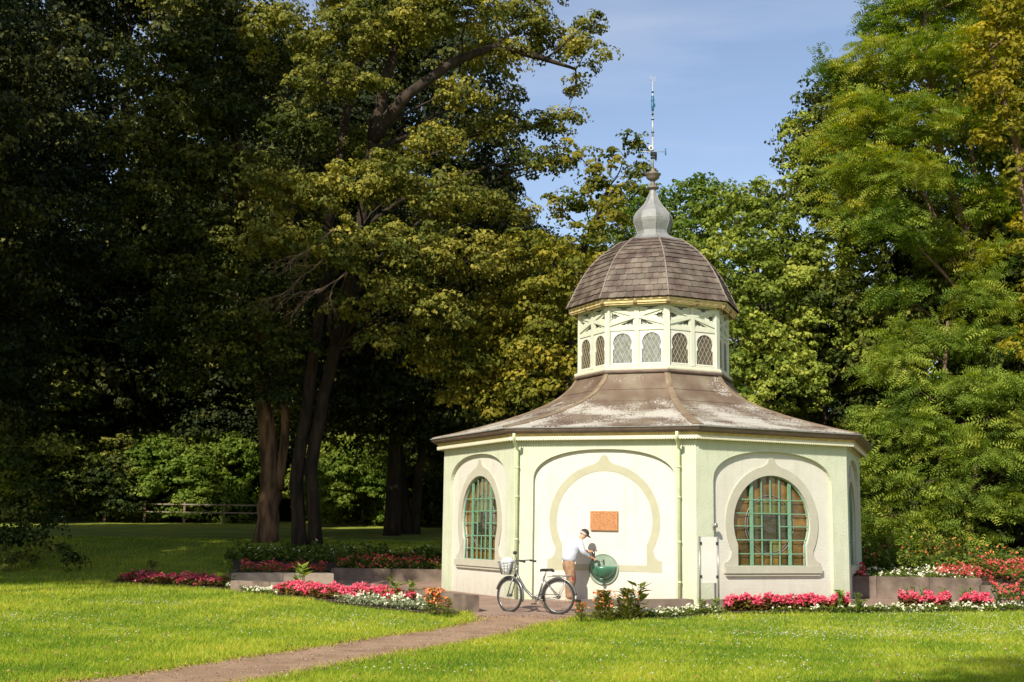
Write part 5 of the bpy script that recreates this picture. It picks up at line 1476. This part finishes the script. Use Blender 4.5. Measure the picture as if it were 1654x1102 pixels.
# white clover heads in drifts
def heads(name, X, Y, Z, s_, m_, label, cat):
    n = len(X); c = np.stack([X, Y, Z], 1)
    vs = np.array([[1, 0, 0], [0, 1, 0], [-1, 0, 0], [0, -1, 0], [0, 0, .9], [0, 0, -.7]])
    tr_ = [(0, 1, 4), (1, 2, 4), (2, 3, 4), (3, 0, 4), (1, 0, 5), (2, 1, 5), (3, 2, 5), (0, 3, 5)]
    Q = np.concatenate([np.stack([c + vs[a] * s_[:, None] for a in t], 1) for t in tr_])
    return tag(link(name, quad_mesh(name, Q, np.tile(NP.uniform(0, 1, n), 8), m_, corners=3)), label, cat, None, 'stuff')
white_m = leafmat('clover_white', (.45, .46, .32), (.62, .62, .48), (.78, .77, .66), .15)
drifts = [(-9.2, 22.5, 1.2, 220), (-7.2, 25.5, .7, 90), (-3.4, 23.2, 1.4, 130), (-2.1, 22.6, .7, 50), (-10, 20, 1.6, 150), (7.2, 22.4, 1.7, 420), (9.2, 23.0, 1.3, 260), (5.2, 21.6, 1.0, 130), (4.0, 24.2, .8, 90), (8.3, 25.3, 1.3, 160), (2.2, 19.5, 1.0, 70), (6.2, 18.0, 1.8, 110), (3.0, 16.2, 1.5, 80), (-1.0, 15.6, .6, 30), (-5.4, 20.2, 1.5, 60), (10.0, 19.8, 1.6, 90)]
XX, YY = [], []
for x, y, r_, k in drifts:
    XX.append(NP.normal(x, r_, k)); YY.append(NP.normal(y, r_ * .45, k))
XX.append(NP.uniform(-13, 13, 900)); YY.append(NP.uniform(13, 31, 900))
X = np.concatenate(XX); Y = np.concatenate(YY); keep = (Y > 13) & (Y < 33)
for b in allbeds: keep &= ~inside(b, X, Y)
X, Y = X[keep], Y[keep]
heads('clover_flowers', X, Y, hz(Y) + NP.uniform(.05, .085, len(X)), NP.uniform(.006, .015, len(X)), white_m, 'white clover flowers scattered over the lawn', 'clover')
X, Y = NP.uniform(-12, 12, 500), NP.uniform(13, 26, 500); keep = np.ones(500, bool)
for b in allbeds: keep &= ~inside(b, X, Y)
X, Y = X[keep], Y[keep]
heads('yellow_flowers', X, Y, hz(Y) + NP.uniform(.04, .07, len(X)), NP.uniform(.006, .012, len(X)), leafmat('yellow_petal', (.5, .38, .02), (.6, .46, .03), (.7, .55, .05), .1), 'tiny yellow flowers dotted over the lawn', 'wildflowers')

# bedding masses
fl_green = leafmat('bedding_green', (.045, .075, .012), (.09, .13, .02), (.17, .20, .03), .3, 0.0)
fl_bronze = leafmat('bedding_bronze', (.07, .035, .015), (.13, .075, .02), (.17, .15, .025), .25, 0.0)
red_m = leafmat('petal_red', (.40, .03, .035), (.58, .07, .08), (.72, .20, .17), .25, 0.0)
rose_m = leafmat('petal_rose', (.45, .03, .06), (.66, .07, .13), (.80, .22, .27), .25, 0.0)
orange_m = leafmat('petal_orange', (.55, .08, .03), (.75, .20, .07), (.85, .36, .12), .25, 0.0)
wpet_m = leafmat('petal_white', (.50, .50, .32), (.66, .65, .46), (.78, .77, .62), .2, 0.0)
silver_m = leafmat('silver_leaf', (.12, .15, .07), (.22, .25, .13), (.34, .36, .22), .2, 0.0)
def bedding(name, poly, n_l, n_p, hgt, lm, pm, label, cat, base=None, lsz=.09, psz=.055, lump=.75, seed=1):
    rg = np.random.default_rng(seed)
    P = np.array(poly); x0, y0 = P.min(0); x1, y1 = P.max(0)
    def pts(n):
        X = rg.uniform(x0, x1, n * 6); Y = rg.uniform(y0, y1, n * 6); k = inside(poly, X, Y); return X[k][:n], Y[k][:n]
    # plant clumps give the surface its lumps
    cx, cy = pts(max(8, int(n_l / 45))); ch = rg.uniform(.55, 1.15, len(cx))
    def top(X, Y):
        d = (X[:, None] - cx[None]) ** 2 + (Y[:, None] - cy[None]) ** 2; i = d.argmin(1); dd = np.sqrt(d.min(1))
        return hgt * ch[i] * np.clip(1.05 - (dd / .28) ** 2 * lump, .25, 1.1)
    gb = (lambda X, Y: hz(Y)) if base is None else base
    X, Y = pts(n_l); n = len(X); T = top(X, Y); zf = rg.uniform(0, 1, n) ** .6
    c = np.stack([X, Y, gb(X, Y) + .02 + T * zf * .95], 1)
    Q1 = leaf_quads(c, np.array([0, -.25, .9]) + rg.normal(0, .45, (n, 3)), rg.normal(0, 1, (n, 3)), lsz * rg.uniform(.6, 1.2, n), lsz * .6 * rg.uniform(.6, 1.2, n)); t1 = rg.uniform(0, 1, n)
    X, Y = pts(n_p); n = len(X); T = top(X, Y)
    c0 = np.stack([X, Y, gb(X, Y) + .03 + T * rg.uniform(.80, 1.12, n)], 1)
    t0 = np.clip(rg.normal(.5, .25, n), 0, 1); Q2, t2 = [], []
    for k in range(3):
        c = c0 + rg.normal(0, psz * .35, (n, 3))
        Q2.append(leaf_quads(c, np.array([-.2, -.5, .7]) + rg.normal(0, .5, (n, 3)), rg.normal(0, 1, (n, 3)), psz * rg.uniform(.7, 1.2, n), psz * .85 * rg.uniform(.7, 1.2, n))); t2.append(np.clip(t0 + rg.normal(0, .12, n), 0, 1))
    Q = np.concatenate([Q1] + Q2); tt = np.concatenate([t1] + t2)
    mi = np.concatenate([np.zeros(len(Q1), int), np.ones(len(Q) - len(Q1), int)])
    return tag(link(name, quad_mesh(name, Q, tt, [lm, pm], mi)), label, cat, None, 'stuff')
def gp(px, py):
    p = ground(px, py); return (p.x, p.y)
def bedbase(X, Y): return .42 + .10 * np.maximum(0, Y - 31.5)
def bedleft(X, Y): return .34 + .12 * np.maximum(0, Y - 35)
bedding('red_flowers', [(-5.35, 29.0), (-4.3, 27.5), (-3.2, 26.6), (-2.3, 26.2), (-1.9, 26.9), (-2.7, 27.6), (-4.3, 28.7), (-5.2, 29.2)], 3400, 1150, .24, fl_bronze, rose_m, 'dense pink-red flowers in front of the low curving wall left of the bicycle', 'flowers', seed=1)
bedding('silver_foliage', [(-3.6, 26.4), (-2.2, 25.2), (-1.5, 24.9), (-1.5, 25.6), (-2.1, 26.1), (-3.0, 26.6)], 2600, 60, .20, silver_m, wpet_m, 'silvery edging plants below the pink-red flowers by the path', 'plants', seed=2, lsz=.06)
bedding('white_flowers', [(-7.0, 31.4), (-5.9, 29.3), (-5.2, 28.7), (-5.2, 29.5), (-6.4, 30.9)], 1500, 150, .13, fl_green, wpet_m, 'low white flowers between the two pink flower patches', 'flowers', seed=3, lsz=.06)
bedding('red_flowers', [(-10.3, 33.6), (-8.0, 32.3), (-6.9, 31.6), (-6.9, 32.6), (-8.0, 34.2), (-10.2, 35.0)], 3600, 620, .22, fl_bronze, rose_m, 'pink-red flowers running into the shade at the left of the lawn', 'flowers', seed=4)
bedding('red_flowers', [(-7.0, 33.4), (-5.0, 34.2), (-5.0, 36.5), (-7.6, 36.4)], 2400, 480, .28, fl_green, red_m, 'darker red flowers and leaves behind the pale wall end', 'flowers', seed=5, base=lambda X, Y: .25 + 0 * X)
bedding('red_flowers', [(-4.8, 35.1), (1.0, 35.1), (1.0, 36.6), (-4.8, 36.6)], 5200, 420, .26, fl_green, red_m, 'shaded flowers on top of the dark wall left of the pavilion', 'flowers', seed=6, base=bedleft)
bedding('grey_foliage', [(-8.2, 36.4), (-1.5, 36.6), (-1.5, 38.6), (-8.2, 38.6)], 4800, 60, .45, fl_green, wpet_m, 'tall greyish shaded plants between the dark wall and the tree trunks', 'plants', seed=7, base=lambda X, Y: hz(Y) + .1, lsz=.15)
bedding('red_flowers', [(4.35, 25.75), (5.4, 26.0), (6.95, 26.2), (7.1, 26.75), (5.6, 26.35), (4.4, 25.98)], 3600, 1250, .25, fl_bronze, rose_m, 'strip of pink-red flowers below the right pavilion window', 'flowers', seed=8)
bedding('white_flowers', [(1.8, 24.35), (3.0, 24.4), (4.3, 25.4), (4.1, 25.7), (3.0, 25.2), (1.8, 24.8)], 2200, 110, .12, fl_green, wpet_m, 'low white edging flowers around the foot of the grey board', 'flowers', seed=9, lsz=.06)
bedding('white_flowers', [(4.3, 25.4), (6.9, 25.85), (8.6, 26.2), (12.0, 26.9), (12.0, 27.3), (8.2, 26.9), (7.0, 26.2)], 4600, 170, .12, fl_green, wpet_m, 'white edging flowers running along the lawn to the right edge', 'flowers', seed=10, lsz=.06)
for a_, (x, y, r_, lb) in enumerate([(8.4, 26.75, .26, 'first round clump of pink flowers right of the pavilion corner'), (8.98, 26.85, .28, 'middle round clump of pink flowers before the right retaining wall'), (9.85, 27.05, .34, 'last round clump of pink flowers where the right slope begins')]):
    pl_ = [(x + r_ * math.cos(t), y + r_ * .7 * math.sin(t)) for t in np.linspace(0, 6.28, 12, endpoint=False)]
    bedding('red_flowers', pl_, 520, 240, .27, fl_bronze, rose_m, lb, 'flowers', seed=20 + a_)
bedding('red_flowers', [(10.35, 27.2), (12.5, 26.9), (15, 27.6), (15.5, 30.5), (13.5, 33.5), (12.0, 33.5), (11.8, 30.5), (11.9, 28.2), (10.5, 28.0)], 10500, 1250, .30, fl_green, red_m, 'slope of red and orange flowers at the right edge', 'flowers', seed=30, base=lambda X, Y: np.clip((Y - 27.2) * .42, 0, .55) + .04 * np.maximum(0, Y - 30))
bedding('white_flowers', [(7.9, 31.2), (11.4, 31.2), (12.2, 33.2), (7.9, 32.4)], 4200, 180, .16, fl_green, wpet_m, 'pale low flowers along the top of the long right retaining wall', 'flowers', seed=31, base=bedbase, lsz=.07)
bedding('red_flowers', [(7.6, 31.25), (8.9, 31.3), (8.9, 32.2), (7.6, 32.2)], 700, 520, .26, fl_bronze, red_m, 'small patch of red flowers beside the pavilion on the right wall', 'flowers', seed=32, base=bedbase)
bedding('red_flowers', [(10.6, 31.4), (12.4, 31.3), (12.6, 33.5), (10.8, 33.0)], 1200, 300, .26, fl_bronze, red_m, 'orange-red flowers on the right wall below the feathery boughs', 'flowers', seed=33, base=bedbase)
bedding('green_foliage', [(7.6, 32.6), (15.5, 33.2), (16, 36.0), (7.6, 35.5)], 9000, 200, .55, fl_green, orange_m, 'yellow-green leafy planting behind the right retaining wall', 'plants', seed=34, base=bedbase, lsz=.13)

# individual leafy plants
def leafy(px, py, Z0, hgt, n, label, m_=None, stems=False, red=0, seed=0, Y=None):
    rg = np.random.default_rng(500 + seed)
    p = ground(px, py) if Y is None else at(px, py, Y)
    z0 = float(hz(p.y)) + .02 if Z0 is None else Z0
    o = empty('leafy_plant', (p.x, p.y, z0), 0, label, 'plant', 'single leafy plants in the flower beds')
    t = rg.uniform(0, 6.28, n); zf = rg.uniform(.1, 1, n); r_ = hgt * .42 * rg.uniform(.35, 1, n) * (1.15 - .5 * zf)
    c = np.stack([r_ * np.cos(t), r_ * np.sin(t), hgt * zf], 1)
    d = np.stack([np.cos(t), np.sin(t), rg.uniform(-.3, .8, n)], 1); nn = np.stack([-np.cos(t) * .4, -np.sin(t) * .4, np.ones(n)], 1) + rg.normal(0, .25, (n, 3))
    L = hgt * rg.uniform(.32, .52, n) * (1 if n < 60 else .5)
    Q = leaf_quads(c, nn, d, L, L * .42)
    link('leaves', quad_mesh('leaves', Q, rg.uniform(.2, 1, n), m_ or lf_plant), o)
    g = MB()
    for k in range(5):
        a_ = 1.26 * k; g.tube([(0, 0, -.05), (math.cos(a_) * hgt * .08, math.sin(a_) * hgt * .08, hgt * .5), (math.cos(a_) * hgt * .2, math.sin(a_) * hgt * .2, hgt * .95)], [.012, .009, .004], 4)
    g.obj('stems', stem_m, o)
    if red:
        red = min(red, 120)
        tt = rg.uniform(0, 6.28, red); rr_ = hgt * .45 * rg.uniform(.1, 1, red)
        c = np.stack([rr_ * np.cos(tt), rr_ * np.sin(tt), hgt * rg.uniform(.45, 1.0, red)], 1)
        Q = leaf_quads(c, rg.normal(0, .6, (red, 3)) + np.array([0, -.6, .6]), rg.normal(0, 1, (red, 3)), .06 * rg.uniform(.6, 1.3, red), .05 * rg.uniform(.6, 1.3, red))
        link('blooms', quad_mesh('blooms', Q, rg.uniform(0, 1, red), orange_m), o)['kind'] = 'stuff'
    return o
lf_plant = leafmat('leaf_fresh', (.10, .17, .02), (.17, .25, .03), (.28, .33, .06), .4, 0.0)
lf_mid = leafmat('leaf_bush', (.07, .10, .018), (.15, .17, .03), (.27, .25, .06), .3, 0.0)
stem_m = mat('stem_green', (.10, .14, .04), .7)
leafy(367, 950, None, .62, 26, 'tall fresh green plant at the right end of the left pink flowers', seed=1)
leafy(245, 936, None, .5, 22, 'broad green plant among the shaded pink flowers on the left', seed=2, m_=lf_mid)
leafy(487, 958, None, .62, 26, 'fresh green plant in front of the pale wall end', seed=3)
leafy(636, 974, None, .55, 24, 'fresh green plant at the right end of the pink flowers by the path', seed=4)
leafy(664, 972, None, .42, 20, 'small green plant just left of the bush by the wall end', seed=5)
leafy(700, 996, None, .50, 190, 'bush with reddish leaves against the square wall end by the path', m_=lf_mid, red=110, seed=6)
leafy(722, 998, None, .36, 130, 'green bush tight against the square wall end', m_=lf_mid, red=14, seed=7)
leafy(938, 1006, None, .34, 170, 'low green bush behind the rear bicycle wheel', m_=lf_mid, red=16, seed=8)
leafy(975, 1004, None, .54, 420, 'green bush with orange blooms before the low wall under the basin', m_=lf_mid, red=60, seed=9)
leafy(1012, 1002, None, .56, 360, 'taller green bush before the low wall, right of the orange blooms', m_=lf_mid, red=14, seed=10)
leafy(1030, 1000, None, .66, 40, 'thin tall weed beside the bush before the low wall', m_=lf_mid, seed=11)
leafy(1132, 992, None, .28, 20, 'little green plant left of the grey board post', seed=12)
leafy(1156, 992, None, .28, 20, 'little green plant between the posts of the grey board', seed=13)
leafy(1358, 990, None, .42, 24, 'fresh green plant at the right end of the pink flower strip', seed=14)
leafy(1386, 990, None, .40, 24, 'fresh green plant in front of the pavilion corner', seed=15)
for k, px in enumerate((1462, 1474, 1490, 1522, 1556, 1568)):
    leafy(px, 952, float(hz(29)) , .34, 12, ('first', 'second', 'third', 'fourth', 'fifth', 'last')[k] + ' small weed from the pavilion at the foot of the right retaining wall', m_=lf_mid, seed=16 + k, Y=30.7)
for k, (px, Y_, h_) in enumerate(((1405, 34, .8), (1440, 34, 1.0), (1475, 34.3, .9), (1500, 34.6, .8), (1540, 34.6, .7))):
    leafy(px, 915, bedR(0, Y_) + .05, h_, 160, ('pale leafy bush nearest the pavilion on the right bed', 'second pale leafy bush from the pavilion on the right bed', 'third pale leafy bush from the pavilion on the right bed', 'fourth pale leafy bush on the right bed', 'last pale leafy bush under the feathery boughs')[k], m_=lf_plant if k < 3 else lf_mid, red=10, seed=30 + k, Y=Y_)
